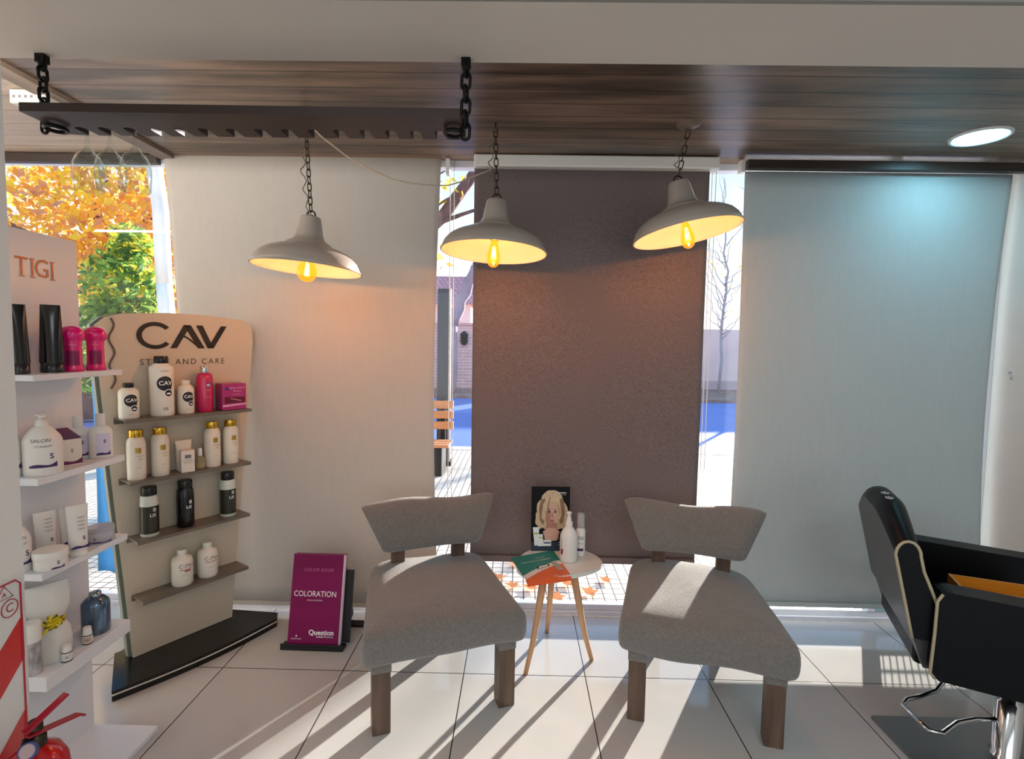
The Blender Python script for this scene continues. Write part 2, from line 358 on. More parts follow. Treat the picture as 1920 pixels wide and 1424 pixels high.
# car
t = thing('parked_car', 'blue car parked on the street beyond the left window', 'car', (-12.2, 14.6, -.06))
prof = [(-2.0, .35), (2.0, .35), (2.05, .7), (1.9, .9), (1.1, .98), (.5, 1.42), (-1.1, 1.45), (-1.75, .98), (-2.05, .9)]
b = MB(); b.T = Matrix.Rotation(pi/2, 4, 'X'); b.prism(prof, -.8, .8); b.build('body', mat('car_blue', (92, 150, 205), .25, .2, coat=.5), t, bevel=.04)
for sgn in (-1,):
    for p in ([(-1.05, 1.02), (-.15, 1.02), (-.15, 1.36), (-.95, 1.36)], [(-.05, 1.02), (.9, 1.02), (.45, 1.36), (-.05, 1.36)]):
        b = MB(); b.T = Matrix.Rotation(pi/2, 4, 'X'); b.prism(p, .79, .81); b.build('side_window', black, t)
for xx in (-1.25, 1.25):
    for yy in (-.72, .72):
        b = MB(); b.T = Matrix.Translation((xx, yy, .32)) @ Matrix.Rotation(pi/2, 4, 'X'); b.solid([(.2, -.1), (.32, -.1), (.32, .1), (.2, .1)], 24); b.build('wheel', blackm, t)
# trees
bark = mat('bark', (104, 76, 74), .9, var=.3, vs=(8, 8, 3), bump=.5, bs=(20, 20, 8))
bark2 = mat('pale_bark', (186, 170, 164), .9, var=.2, vs=(8, 8, 3))
def leafm(nm, c): return mat(nm, c, .7, trl=.62, var=.2, vs=(2, 2, 2))
ly, lo, lb, lg, ld = leafm('leaf_yellow', (255, 222, 80)), leafm('leaf_orange', (246, 180, 84)), leafm('leaf_tan', (222, 172, 140)), leafm('leaf_green', (140, 176, 84)), leafm('leaf_dark_green', (84, 122, 66))
def wob(a, bb, n, amp, r0, r1, rnd):
    a, bb = Vector(a), Vector(bb); P = []
    for i in range(n+1):
        k = i/n; p = a.lerp(bb, k)
        if 0 < i < n: p += Vector((rnd.uniform(-amp, amp), rnd.uniform(-amp, amp), rnd.uniform(-amp, amp)*.4))
        P.append(p)
    return P, [r0+(r1-r0)*i/n for i in range(n+1)]
def tree(name, label, base, limbs, blobs, leafmats, size, seed, barkm=bark, group=None):
    rnd = random.Random(seed); t = thing(name, label, 'tree', base, 0, group)
    b = MB()
    for a, c, r0, r1, amp in limbs:
        P, R = wob(a, c, 7, amp, r0, r1, rnd); b.tube(P, R, 8)
    b.build('trunk', barkm, t)
    if blobs:
        b = MB()
        for (cx, cy, cz), (rx, ry, rz), n, wts in blobs:
            for _ in range(n):
                while 1:
                    p = Vector((rnd.uniform(-1, 1), rnd.uniform(-1, 1), rnd.uniform(-1, 1)))
                    if .15 < p.length < 1: break
                c = Vector((cx+p.x*rx, cy+p.y*ry, cz+p.z*rz)); s = size*rnd.uniform(.5, 1.25)
                d1 = Vector((rnd.uniform(-1, 1), rnd.uniform(-1, 1), rnd.uniform(-1, 1))).normalized()
                d2 = d1.cross(Vector((rnd.uniform(-1, 1), rnd.uniform(-1, 1), rnd.uniform(-1, 1)))).normalized()
                b.add([c-d1*s, c+d2*s*.5-d1*.1*s, c+d1*s, c-d2*s*.5+d1*.1*s], [(0, 1, 2, 3)], rnd.choices(range(len(leafmats)), wts)[0])
        b.build('foliage', leafmats, t)
    return t
tree('autumn_tree', 'broad autumn tree with orange and yellow leaves filling the left window', (-8.6, 10.5, 0),
     [((0, 0, 0), (.3, 0, 3.0), .24, .16, .08), ((.2, 0, 2.6), (-2.4, -.6, 4.5), .14, .05, .12), ((.3, 0, 2.8), (2.6, -.4, 4.8), .13, .05, .15), ((.2, 0, 2.8), (.2, .3, 5.6), .12, .05, .15), ((.1, 0, 2.4), (-2.0, -.9, 3.2), .09, .04, .1), ((-1.6, -.4, 3.9), (.4, -1, 3.2), .09, .05, .06)],
     [((.2, 0, 4.4), (4.0, 2.0, 1.7), 5200, (4, 6, 4)), ((1.7, .2, 3.0), (1.9, 1.7, 1.5), 2600, (3, 6, 5)), ((-1.3, 0, 2.6), (2.6, 1.4, 1.0), 1300, (1, 3, 6)), ((1.2, -.5, 4.0), (1.7, 1.2, 1.0), 1300, (8, 5, 1))],
     [ly, lo, lb], .10, 3)
tree('green_bush', 'feathery green shrub in front of the orange autumn tree', (-6.0, 8.0, 0),
     [((0, 0, 0), (0, 0, 2.6), .06, .03, .03)],
     [((0, 0, 1.4), (.8, .7, .8), 1500, (6, 4, 1)), ((.05, 0, 2.3), (.6, .5, .75), 1200, (6, 3, 2)), ((.15, 0, 3.0), (.3, .3, .35), 250, (5, 2, 3))],
     [lg, ld, ly], .085, 5)
tree('pale_trunk_tree', 'pale sunlit tree trunk beside the left blind in the left window', (-4.95, 7.6, 0),
     [((0, 0, 0), (-.12, 0, 2.4), .12, .105, .02), ((-.12, 0, 2.4), (-.3, 0, 6.0), .105, .10, .03)], [], [], .1, 6, mat('white_bark', (240, 234, 226), .8, var=.15, vs=(6, 6, 2)))
tree('street_tree', 'bare branching tree with a few yellow leaves behind the second lamp', (-2.3, 9.3, 0),
     [((-.9, 0, 0), (-.5, 0, 2.7), .2, .17, .03), ((-.5, 0, 2.7), (.65, 0, 3.55), .17, .12, .05), ((.65, 0, 3.55), (2.2, .2, 5.6), .12, .06, .1), ((.1, 0, 3.2), (.5, 0, 4.7), .06, .02, .1), ((.6, 0, 3.5), (.9, 0, 4.9), .08, .03, .1), ((.7, 0, 3.6), (1.8, 0, 4.0), .05, .02, .08), ((-.3, 0, 3.0), (-.6, 0, 4.6), .09, .04, .1), ((.3, 0, 4.0), (1.2, 0, 4.8), .025, .012, .1), ((.4, 0, 3.5), (1.4, -.1, 4.4), .03, .012, .1)],
     [((.7, 0, 3.35), (.9, .4, .5), 60, (4, 5, 2)), ((.5, 0, 4.4), (1.0, .5, .5), 150, (4, 5, 2)), ((.2, 0, 2.6), (.5, .3, .4), 34, (4, 5, 2))], [ly, lo, lb], .085, 8)
tree('leaning_tree', 'curving bare trunk leaning up beside the house roof', (-2.25, 17.4, 0),
     [((-.05, 0, 0), (.02, 0, 2.2), .26, .22, .03), ((.02, 0, 2.2), (.8, 0, 4.1), .22, .16, .06), ((.8, 0, 4.1), (2.2, .2, 6.5), .16, .08, .1)], [], [], .1, 9, mat('pinkish_bark', (176, 152, 158), .9, var=.2, vs=(4, 4, 2)))
for i, (tx, ty, hh, lab) in enumerate(((7.1, 19, 7.5, 'thin bare tree behind the third lamp, left in the right gap'), (8.0, 17, 8.0, 'thin bare tree close to the right blind, right in the right gap'))):
    rnd = random.Random(20+i); limbs = [((0, 0, 0), (.1, 0, hh*.55), .06, .04, .08), ((.1, 0, hh*.5), (-.1, 0, hh), .04, .012, .12)]
    for k in range(26):
        z = rnd.uniform(.25, .85)*hh; a = rnd.uniform(0, 2*pi); L = rnd.uniform(.5, 1.4)
        limbs.append(((.06, 0, z), (cos(a)*L, sin(a)*L*.5, z+L*rnd.uniform(.7, 1.5)), .018, .006, .1))
    tree('bare_tree', lab, (tx, ty, 0), limbs, [((0, 0, hh*.62), (1.2, .8, hh*.35), 120, (1, 3, 4))], [ly, lo, lb], .07, 30+i, mat('grey_bark', (176, 168, 172), .9, var=.15, vs=(6, 6, 2)), group='bare trees across the street')
leaf_me = None
rnd = random.Random(11)
for i, (x, y) in enumerate(((-.12, 3.62), (-.02, 3.5), (.0, 3.85), (.10, 3.48), (.26, 3.34), (.62, 3.62), (.48, 3.42), (.75, 3.3), (-.1, 3.33), (.35, 3.55), (.88, 3.75), (-2.4, 3.9), (-2.7, 4.5), (-2.25, 3.5), (-2.9, 5.2), (-2.55, 4.2), (.9, 4.6), (1.5, 3.6))):
    if leaf_me is None:
        b = MB(); pts = [(.0, -.06), (.02, -.03), (.055, -.035), (.035, .0), (.05, .035), (.018, .03), (0, .07), (-.018, .03), (-.05, .035), (-.035, 0), (-.055, -.035), (-.02, -.03)]
        b.add([(a, c, .012+.25*abs(a)+.1*c*c/.07) for a, c in pts]+[(0, 0, .004)], [(k, (k+1) % 12, 12) for k in range(12)])
        o = b.build('fallen_leaf', mat('dry_leaf', (222, 150, 96), .7, trl=.3)); leaf_me = o
    else: o = leaf_me.copy(); COL.objects.link(o)
    o.location = (x, y, -.01); o.rotation_euler = (0, 0, rnd.uniform(0, 6)); s = rnd.uniform(.7, 1.3); o.scale = (s, s, s)
    tag(o, 'dry orange fallen leaf lying on the paving outside the window', 'leaf', 'fallen leaves on the paving')
# security grille outside the right pane
t = thing('security_grille', 'fine metal grille outside the glass at the foot of the right blind', 'grille', (2.43, 3.225, 0))
b = MB()
for k in range(15): b.box(-.25+k*.0355-.002, -.25+k*.0355+.002, -.003, .003, -.01, 2.6)
for k in range(22): b.box(-.25, .25, -.004, .004, .02+k*.12-.003, .02+k*.12+.003)
b.build('bars', mat('grille_paint', (150, 160, 166), .5), t)
MB().box(-.27, -.25, -.01, .01, -.01, 2.62).box(.25, .27, -.01, .01, -.01, 2.62).build('frame', mat('grille_frame', (130, 140, 146), .5), t)

# ------------------------------------------------------------------ blinds
def fabric(name, c, trl, var, vs, bs):
    return mat(name, c, .85, var=var, vs=vs, bump=.15, bs=bs, trl=trl, spec=.2)
f_white = fabric('blind_linen', (200, 193, 185), .025, .02, (40, 40, 8), (500, 500, 500))
f_brown = fabric('blind_taupe', (122, 109, 108), .025, .26, (160, 160, 160), (700, 700, 700))
f_cool = fabric('blind_grey', (188, 197, 199), .025, .02, (40, 40, 8), (500, 500, 500))
def blind(label, x0, x1, z0, z1, y, m, curl, seed, narrow=(0, 0)):
    t = thing('roller_blind', label, 'blind', ((x0+x1)/2, y, z0), 0, 'roller blinds over the shop window')
    rnd = random.Random(seed); ph = [rnd.uniform(0, 6) for _ in range(4)]; hw = (x1-x0)/2; H = z1-z0
    def fn(u, v):
        k = 2*u-1; mid = sin(pi*min(1, max(0, v)))
        xx = k*hw; xx += (narrow[0] if k < 0 else -narrow[1])*abs(k)**6*mid
        yy = curl*(abs(k)**10)*(.25+.75*mid)+.003*sin(5*u+ph[0]+2*v)*mid+.0015*sin(14*v+ph[1])
        return (xx, yy, v*H)
    o = MB().grid(fn, 44, 24).build('fabric', m, t)
    sd = o.modifiers.new('thickness', 'SOLIDIFY'); sd.thickness = .0012
    return t, hw, H
def chain_beads(x, y, z0, z1, parent, nm='bead_chain', gap=.022):
    b = MB(); n = int((z1-z0)/.03)
    b.tube([(x-gap/2, y, z1), (x-gap/2, y, z0+gap), (x, y, z0), (x+gap/2, y, z0+gap), (x+gap/2, y, z1)], .0022, 6)
    b.build(nm, mat('bead_plastic', (226, 222, 214), .4), parent)
t, hw, H = blind('off-white roller blind behind the first pendant lamp', -2.045, -.461, .056, 2.672, 3.085, f_white, .022, 1, (.05, .035))
MB().box(-hw+.03, hw-.02, -.006, .008, -.012, .012).build('bottom_bar', f_white, t)
chain_beads(hw+.06, .035, .62, H, t)
MB().box(hw+.03, hw+.05, -.02, .03, H-.09, H-.005).build('bracket', plast, t)
t, hw, H = blind('dark taupe roller blind in the middle of the window', -.268, 1.040, .386, 2.62, 3.045, f_brown, .0, 2)
MB().box(-hw, hw, -.012, .012, -.025, .012).build('bottom_bar', f_brown, t, bevel=.005)
MB().box(-hw, hw+.04, -.05, .04, H-.015, H+.05).build('cassette', plast, t, bevel=.008)
chain_beads(hw+.035, .03, .52, H, t)
t, hw, H = blind('pale grey roller blind lit by the round ceiling light', 1.235, 2.708, .142, 2.61, 3.045, f_cool, .03, 3, (.02, .03))
MB().box(-hw+.01, hw-.01, -.008, .01, -.014, .014).build('bottom_bar', f_cool, t)
MB().box(-hw-.03, -hw-.008, -.02, .03, H-.01, H+.055).build('bracket', plast, t)
t = thing('wall_hook', 'small metal hook on the white right wall', 'hook', (2.743, 3.0, 1.5))
MB().tube([(0, 0, .02), (-.02, 0, .02), (-.025, -.01, 0), (-.012, -.012, -.02)], .004, 8).build('hook_wire', chrome, t)
MB().box(-.004, .004, -.01, .01, .0, .035).build('plate', plast, t)

# ------------------------------------------------------------------ chains
def link_chain(b, p0, p1, L, w, r, twist=0):
    p0, p1 = Vector(p0), Vector(p1); d = p1-p0; n = max(1, round(d.length/(L-2.6*r))); d.normalize(); st = (p1-p0).length/n
    a = d.orthogonal().normalized(); c = d.cross(a)
    ca = Vector((1, 0, 0)); ca = (ca-d*ca.dot(d)).normalized(); cb = d.cross(ca)
    for i in range(n):
        s = (ca+cb*.25).normalized() if (i+twist) % 2 == 0 else (cb-ca*.25).normalized(); o = p0+d*(st*(i+.5)); h = (st+2.4*r)/2-w/2; P = []
        for k in range(16):
            an = 2*pi*k/16; q = s*(cos(an)*w/2)+d*(sin(an)*w/2+(h if sin(an) > 0 else -h)); P.append(o+q)
        b.tube(P, r, 6, 0, True)

# ------------------------------------------------------------------ wine glass rack
X0, X1 = -1.478, -.185
t = thing('wine_glass_rack', 'dark wooden stemware rack hanging on chains under the beam', 'rack', (0, 0, 2.29))
slots = [-1.40, -1.327, -1.245, -1.161, -1.085, -1.009, -.921, -.83, -.745, -.661, -.581, -.498, -.417, -.339, -.262]
poly = [(X0, 1.59), (X1, 1.60), (X1, 1.772)]
for sx_ in reversed(slots): poly += [(sx_+.016, 1.772), (sx_+.016, 1.715), (sx_+.008, 1.704), (sx_-.008, 1.704), (sx_-.016, 1.715), (sx_-.016, 1.772)]
poly += [(X0, 1.765)]
MB().prism(poly, .0, .025).build('plank', rackwood, t, bevel=.002)
for cx, sgn in ((-1.49, -1), (-.178, 1)):
    b = MB(); yc = 1.69
    if sgn < 0: link_chain(b, (cx, yc, .20), (cx, yc, -.02), .042, .026, .0048)
    else: link_chain(b, (cx, yc, .20), (cx, yc, -.025), .05, .028, .005, 1)
    b.build('chain', iron, t)
    b = MB(); b.tube([(cx, yc, .2), (cx, yc, .175)], [.014, .011], 10); b.box(cx-.014, cx+.014, yc-.012, yc+.012, .185, .2095); b.build('ceiling_hook', iron, t)
    b = MB(); ex = cx-sgn*.035; b.tube([(ex+.028*cos(a), yc+.03*sin(a), -.012) for a in [2*pi*k/18 for k in range(18)]], .006, 6, 0, True); b.build('eye_ring', iron, t)
# glasses
wg = clear('wine_glass', (248, 251, 251), .03, 1.5, edge=.6)
def wine_glass(loc, label, s=1):
    t = thing('wine_glass', label, 'glass', loc, 0, 'wine glasses in the rack')
    o = [(.03, 0), (.028, -.003), (.006, -.006), (.0042, -.02), (.0045, -.045), (.008, -.07), (.018, -.087), (.033, -.103), (.0415, -.125), (.0435, -.15), (.0425, -.18), (.040, -.212)]
    i = [(.0389, -.212), (.0414, -.18), (.0424, -.15), (.0404, -.1255), (.032, -.1042), (.017, -.089), (.007, -.076), (.0001, -.073)]
    MB().lathe((o[2:]+i)[::-1], 36).build('bowl', wg, t)
    MB().solid([(.006, -.006), (.028, -.003), (.03, 0), (.03, .0015), (.0001, .0025)], 28).build('foot', wg, t)
    return t
wg0 = wine_glass((slots[0], 1.742, 2.3155), 'upturned wine glass hanging leftmost in the wooden rack')
dup(wg0, (slots[1], 1.742, 2.3155), .4, 'upturned wine glass hanging in the middle of three in the rack')
dup(wg0, (slots[2], 1.742, 2.3155), .9, 'upturned wine glass hanging rightmost of three in the rack')
t = thing('junction_box', 'small white electrical box on the ceiling behind the rack chain', 'box', (-2.11, 2.34, 2.678))
MB().box(-.075, .08, -.03, .05, -.058, 0).build('cover', mat('box_grey_white', (196, 192, 184), .5), t, bevel=.004)
for k in range(4): MB().box(-.06+k*.025, -.05+k*.025, -.032, -.0295, -.035, -.025).build('vent_slot', greyink, t)

# ------------------------------------------------------------------ pendant lamps
shade_o = mat('shade_enamel', (178, 168, 158), .38, .05, coat=.2)
shade_i = mat('shade_white', (236, 226, 214), .4)
amber = clear('amber_bulb_glass', (255, 205, 120), .03, 1.5, (255, 150, 40), .8)
fil = mat('filament', (255, 190, 90), .5, emit=45)
def pendant(label, loc, tilt, ceil, globe, rose):
    t = thing('pendant_lamp', label, 'lamp', loc, 0, 'industrial pendant lamps before the blinds')
    R = Matrix.Rotation(tilt[1], 4, 'Y') @ Matrix.Rotation(tilt[0], 4, 'X')
    out = [(.252, 0), (.255, .004), (.249, .02), (.240, .042), (.222, .064), (.192, .084), (.150, .102), (.112, .112), (.108, .117), (.104, .124), (.088, .132), (.072, .145), (.063, .165), (.048, .245), (.044, .252), (.0, .254)]
    inn = [(.0, .20), (.040, .198)]+[(max(.04, r-.005), z-.005) for r, z in out[2:13]][::-1]+[(.250, .002), (.252, 0)]
    b = MB(); b.T = R; b.lathe(out, 48, 0); b.lathe(inn, 48, 1)
    b.build('lamp_shade', [shade_o, shade_i], t)
    b = MB(); b.T = R; b.tube([(.255*cos(a), .255*sin(a), .003) for a in [2*pi*k/48 for k in range(48)]], .003, 6, 0, True); b.build('rim', shade_o, t)
    b = MB(); b.T = R; b.solid([(.021, .06), (.021, .12), (.017, .2)], 20); b.build('bulb_holder', mat('brass_holder', (150, 100, 40), .35, .8), t)
    b = MB(); b.T = R
    if globe: b.lathe([(.016, .06), (.018, .045), (.034, .028), (.044, .008), (.0475, -.012), (.044, -.032), (.03, -.05), (.012, -.058), (1e-5, -.06)], 28)
    else: b.lathe([(.014, .06), (.017, .045), (.023, .02), (.030, -.005), (.033, -.025), (.031, -.045), (.022, -.06), (.010, -.068), (1e-5, -.07)], 28)
    bulb = b.build('bulb', amber, t)
    b = MB(); b.T = R
    for k in range(6):
        a = 2*pi*k/6; b.tube([(.006*cos(a), .006*sin(a), .03), (.011*cos(a+.4), .011*sin(a+.4), -.03)], .0016, 5)
    b.build('filament', fil, bulb)
    ld = bpy.data.lights.new('bulb_light', 'POINT'); ld.energy = 7; ld.color = (1, .58, .35); ld.shadow_soft_size = .012
    lo_ = bpy.data.objects.new('bulb_light', ld); COL.objects.link(lo_); lo_.parent = t; lo_.location = R @ Vector((0, 0, -.004))
    # loop, chain and cord
    topv = R @ Vector((0, 0, .25)); cz = ceil[2]-loc[2]; cp = Vector((ceil[0]-loc[0], ceil[1]-loc[1], cz))
    b = MB(); b.T = R; b.tube([(.02*cos(a), 0, .262+.02*sin(a)) for a in [2*pi*k/16 for k in range(16)]], .0045, 6, 0, True); b.box(-.012, .012, -.012, .012, .25, .262); b.build('loop', brass, t)
    b = MB(); link_chain(b, cp-Vector((0, 0, .03)), topv+Vector((0, 0, .03)), .04, .019, .0028); b.build('chain', brass, t)
    b = MB(); n = 26
    b.tube([cp.lerp(topv, k/n)+Vector((.012*sin(k*1.3)-.006-.02*sin(pi*k/n), .008*cos(k*1.1), 0)) for k in range(n+1)], .0026, 6); b.build('cord', mat('grey_cord', (110, 98, 88), .6), t)
    b = MB()
    if rose: b.solid([(.018, -.02), (.052, -.008), (.056, 0)], 32, c=(cp.x, cp.y, cp.z)); b.build('ceiling_rose', mat('rose_brown', (112, 96, 84), .5), t)
    else: b.tube([cp, cp-Vector((0, 0, .03))], .004, 6); b.tube([cp+Vector((.008*cos(a), 0, -.035+.008*sin(a))) for a in [2*pi*k/12 for k in range(12)]], .0025, 5, 0, True); b.build('ceiling_hook', brass, t)
    return t
pendant('grey pendant lamp with round globe bulb, leftmost, under the stemware rack', (-1.035, 2.6, 1.976), (radians(-2), radians(4)), (-1.035, 2.6, 2.675), True, False)
pendant('grey pendant lamp with long amber bulb hanging at the taupe blind left edge', (-.131, 2.6, 2.068), (radians(-3.5), radians(2.1)), (-.131, 2.6, 2.675), False, False)
pendant('grey pendant lamp tipped to the left with a round ceiling rose above', (.791, 2.6, 2.17), (radians(-4), radians(-10.4)), (.775, 2.585, 2.675), False, True)
P = [(-1.03, 2.6, 2.672), (-.978, 2.63, 2.62), (-.856, 2.65, 2.531), (-.74, 2.65, 2.468), (-.635, 2.65, 2.425), (-.56, 2.65, 2.408), (-.492, 2.65, 2.401), (-.42, 2.65, 2.396), (-.361, 2.65, 2.398), (-.29, 2.64, 2.415), (-.232, 2.63, 2.437), (-.15, 2.6, 2.46)]
b = MB(); b.tube(P, .0032, 6); o = b.build('power_cable', mat('pale_cable', (190, 170, 150), .5)); tag(o, 'thin pale cable sagging between the first and second pendant lamps', 'cable')
# round ceiling light
t = thing('ceiling_light', 'round white LED light in the brown ceiling at right', 'light', (2.215, 2.69, 2.675))
MB().lathe([(.105, -.004), (.112, -.010), (.122, -.008), (.124, 0)], 48).build('ring', mat('ring_white', (225, 225, 230), .4), t)
MB().disc(.106, -.005, 48, up=False).build('diffuser', mat('led_diffuser', (160, 234, 255), .5, emit=42), t)

# ------------------------------------------------------------------ slipper chairs
fab = mat('grey_wool', (124, 119, 115), .95, var=.14, vs=(90, 90, 90), bump=.6, bs=(220, 220, 220), sheen=.4, spec=.15)
legw = mat('walnut_leg', (96, 74, 60), .5, var=.35, vs=(30, 30, 3))
def seat_outline(s, n=7, sk=0.0):
    """rounded trapezoid, s = inset"""
    fx, bx, y0, y1 = .362-s, .300-s, -.075+s, .655-s
    C = [(-fx, y0, .045), (fx, y0, .045), (bx+sk, y1, .13), (-bx+sk, y1, .13)]; P = []
    C = [(x, y, r*(1-s/.3)) for x, y, r in C]
    for i, (x, y, r) in enumerate(C):
        p = Vector((x, y)); a = Vector(C[i-1][:2]); c = Vector(C[(i+1) % 4][:2])
        d1 = (a-p).normalized()*r; d2 = (c-p).normalized()*r
        for k in range(n+1):
            q = k/n; P.append(p+d1*(1-q)**2+d2*q**2)
    # extra points along the straight runs keep the cushion smooth
    Q = []
    for i, p in enumerate(P):
        Q.append(p); nx = P[(i+1) % len(P)]
        if (nx-p).length > .1:
            for k in range(1, 6): Q.append(p.lerp(nx, k/6))
    return Q
def slipper_chair(label, loc, rz, sk, seed):
    t = thing('slipper_chair', label, 'chair', loc, rz, 'low slipper chairs at the window')
    rnd = random.Random(seed); ph = [rnd.uniform(0, 6) for _ in range(6)]
    rings = [(.10, .30), (.03, .305), (.008, .318), (0, .345), (0, .41), (.010, .440), (.030, .458), (.075, .472), (.14, .481), (.20, .485)]
    b = MB(); outl = [seat_outline(s, sk=sk) for s, _ in rings]; n = len(outl[0]); vs = []
    for (s, z), o in zip(rings, outl):
        for p in o:
            wz = .006*sin(9*p.x+ph[0])*cos(7*p.y+ph[1]) if z > .4 else .007*sin(16*p.x+ph[2])*(z < .32)
            wr = .005*sin(12*p.x+ph[3]+9*p.y)
            tilt = .016*max(0, p.y)/.6*(z > .4)
            vs.append((p.x, p.y+(wr if z < .45 else 0), z+wz+tilt))
    fs = [(j*n+i, j*n+(i+1) % n, (j+1)*n+(i+1) % n, (j+1)*n+i) for j in range(len(rings)-1) for i in range(n)]
    fs += [tuple(range(n))[::-1]]; last = vs[-n:]; cxx = sum(p[0] for p in last)/n; cyy = sum(p[1] for p in last)/n; o0 = (len(rings)-1)*n
    for k in (.66, .33): vs += [(cxx+(p[0]-cxx)*k, cyy+(p[1]-cyy)*k, p[2]*k+.495*(1-k)) for p in last]
    vs.append((cxx, cyy, .496))
    for j in range(2): fs += [(o0+j*n+i, o0+j*n+(i+1) % n, o0+(j+1)*n+(i+1) % n, o0+(j+1)*n+i) for i in range(n)]
    fs += [(o0+2*n+i, o0+2*n+(i+1) % n, len(vs)-1) for i in range(n)]
    b.add(vs, fs, 0, True); b.build('seat', fab, t, sub=1)
    # curved back pad
    def fn(u, v):
        a = 2*pi*v; ca, sa = cos(a), sin(a)
        yy = .052*(abs(ca)**.7)*(1 if ca > 0 else -1); tt = .5+.5*(abs(sa)**.55)*(1 if sa > 0 else -1)
        k = 2*u-1; e = 1-abs(k)**14*.55
        hwid = .245+(.345-.245)*tt
        x = k*hwid; z = .585+.235*tt + .012*sin(3.1*x*4+ph[4])*(tt-.3) + .010*abs(k)**3*(tt-.2)
        return (x+sk*.8, .50+yy*e-.022*(abs(k)**2.2)+.06*(tt-.5)+.004*sin(11*x+ph[5]), .585+(z-.585)*(1-.10*abs(k)**14)+.01*abs(k)**14)
    b = MB(); b.grid(fn, 30, 24)
    for u in (0, 1):
        ring = [fn(u, j/24) for j in range(24)]; c = tuple(sum(q[i] for q in ring)/24 for i in range(3))
        b.add(ring+[c], [((j+1) % 24, j, 24) if u == 1 else (j, (j+1) % 24, 24) for j in range(24)], 0, True)
    b.build('backrest', fab, t)
    for sx_ in (-1, 1):
        b = MB(); b.bar((sx_*.275, 0, 0), (sx_*.275, 0, .30), .075, .075, 0, (0, 1, 0)); b.build('leg', legw, t, bevel=.004)
        b = MB(); b.bar((sx_*.275, 0, .268), (sx_*.275, 0, .312), .081, .081, 0, (0, 1, 0)); b.build('leg_collar', fab, t, bevel=.004)
        b = MB(); b.bar((sx_*.16+sk, .60, 0), (sx_*.16+sk*.8, .535, .66), .068, .045, 0, (0, 1, 0)); b.build('rear_post', legw, t, bevel=.003)
    return t
slipper_chair('grey upholstered slipper chair left of the little table', (-.300, 2.236, 0), radians(20.5), .035, 1)
slipper_chair('grey upholstered slipper chair right of the little table', (.810, 2.195, 0), radians(-14.7), -.045, 2)

# ------------------------------------------------------------------ side table and what stands on it
def rtri(cx, cy, R, ang, n=14, k=.62):
    P = []; V = [Vector((cx+R[i]*cos(ang[i]), cy+R[i]*sin(ang[i]))) for i in range(3)]
    for i in range(3):
        p, a, c = V[i], V[i-1], V[(i+1) % 3]; m1, m2 = (p+a)/2, (p+c)/2
        cc = Vector((cx, cy)); m1 = cc+(m1-cc)*1.16; m2 = cc+(m2-cc)*1.16
        for q in range(n): w_ = q/n; P.append(m1*(1-w_)**2+p*(2*w_*(1-w_)*1.0)+m2*w_**2)
    return P
t = thing('side_table', 'small white rounded-triangle table on three splayed wooden legs', 'table', (.215, 2.71, 0))
top = rtri(0, 0, (.36, .36, .34), (radians(-4), radians(222), radians(104)))
MB().prism([(p.x, p.y) for p in top], .482, .500).build('table_top', mat('table_white', (226, 226, 222), .3), t, bevel=.004)
beech = mat('beech', (206, 158, 116), .45, var=.15, vs=(30, 30, 4))
for fx, fy in ((.058-.215, 2.540-2.71), (.404-.215, 2.67-2.71), (.183-.215, 2.925-2.71)):
    b = MB(); b.tube([(fx, fy, 0), (fx*.78, fy*.78, .14), (fx*.42, fy*.42, .482)], [.011, .014, .021], 16); b.build('leg', beech, t)
MB().solid([(.11, .472), (.11, .482)], 24).build('mount_plate', mat('mount_grey', (160, 150, 140), .6), t)
# advertising card
t = thing('advert_card', 'upright black advertising card showing a blonde woman, on the little table', 'card', (.188, 2.862, .5015), radians(-4))
t.rotation_euler = (radians(-4), 0, radians(3))
PW, PH = .212, .352
MB().box(-PW/2, PW/2, 0, .005, 0, PH).build('board', mat('card_black', (12, 11, 13), .6, spec=.2), t)
b = MB(); b.bar((0, .006, PH*.6), (0, .085, .012), .06, .003); b.build('prop', blackm, t)
skin = mat('print_skin', (214, 168, 146), .4); skin2 = mat('print_skin_shade', (176, 124, 104), .4)
hair = mat('print_hair', (206, 180, 144), .4, var=.25, vs=(160, 1, 30)); hair2 = mat('print_hair_dark', (140, 104, 72), .4, var=.2, vs=(160, 1, 30))
pm = [skin, skin2, hair, hair2, mat('print_lip', (166, 86, 84), .4), ink, whiteink, mat('print_lime', (176, 196, 70), .4), mat('print_navy', (30, 40, 62), .4)]
b = MB(); lay = [0]
def pp(poly, mi):
    lay[0] += 1; y = -.0002*lay[0]
    b.add([((x-.5)*PW, y, z*PH) for x, z in poly], [tuple(range(len(poly)))], mi)
def blob(cx, cz, rx, rz, mi, n=28, wob_=0, sd=0): pp([(cx+rx*(1+wob_*sin(5*a+sd))*cos(a), cz+rz*(1+wob_*sin(7*a+sd))*sin(a)) for a in [2*pi*k/n for k in range(n)]], mi)
pp([(0, 0), (1, 0), (1, .14), (0, .14)], 8)
blob(.53, .60, .40, .30, 2, 40, .05, 1); blob(.27, .50, .17, .15, 2, 30, .08, 2); blob(.78, .50, .17, .16, 2, 30, .07, 3); blob(.53, .80, .27, .15, 2, 30, .03)
blob(.30, .62, .10, .2, 3, 24, .1); blob(.78, .62, .09, .2, 3, 24, .1, 2)
pp([(.40, .44), (.66, .44), (.68, .32), (.72, .18), (.34, .18), (.36, .30)], 1)
pp([(.30, .30), (.44, .36), (.62, .36), (.74, .30), (.66, .16), (.38, .16)], 0)
blob(.535, .575, .185, .185, 0, 30); blob(.43, .55, .07, .14, 1, 20); blob(.54, .42, .10, .035, 1, 20)
blob(.47, .61, .035, .012, 5, 14); blob(.62, .61, .038, .013, 5, 14)
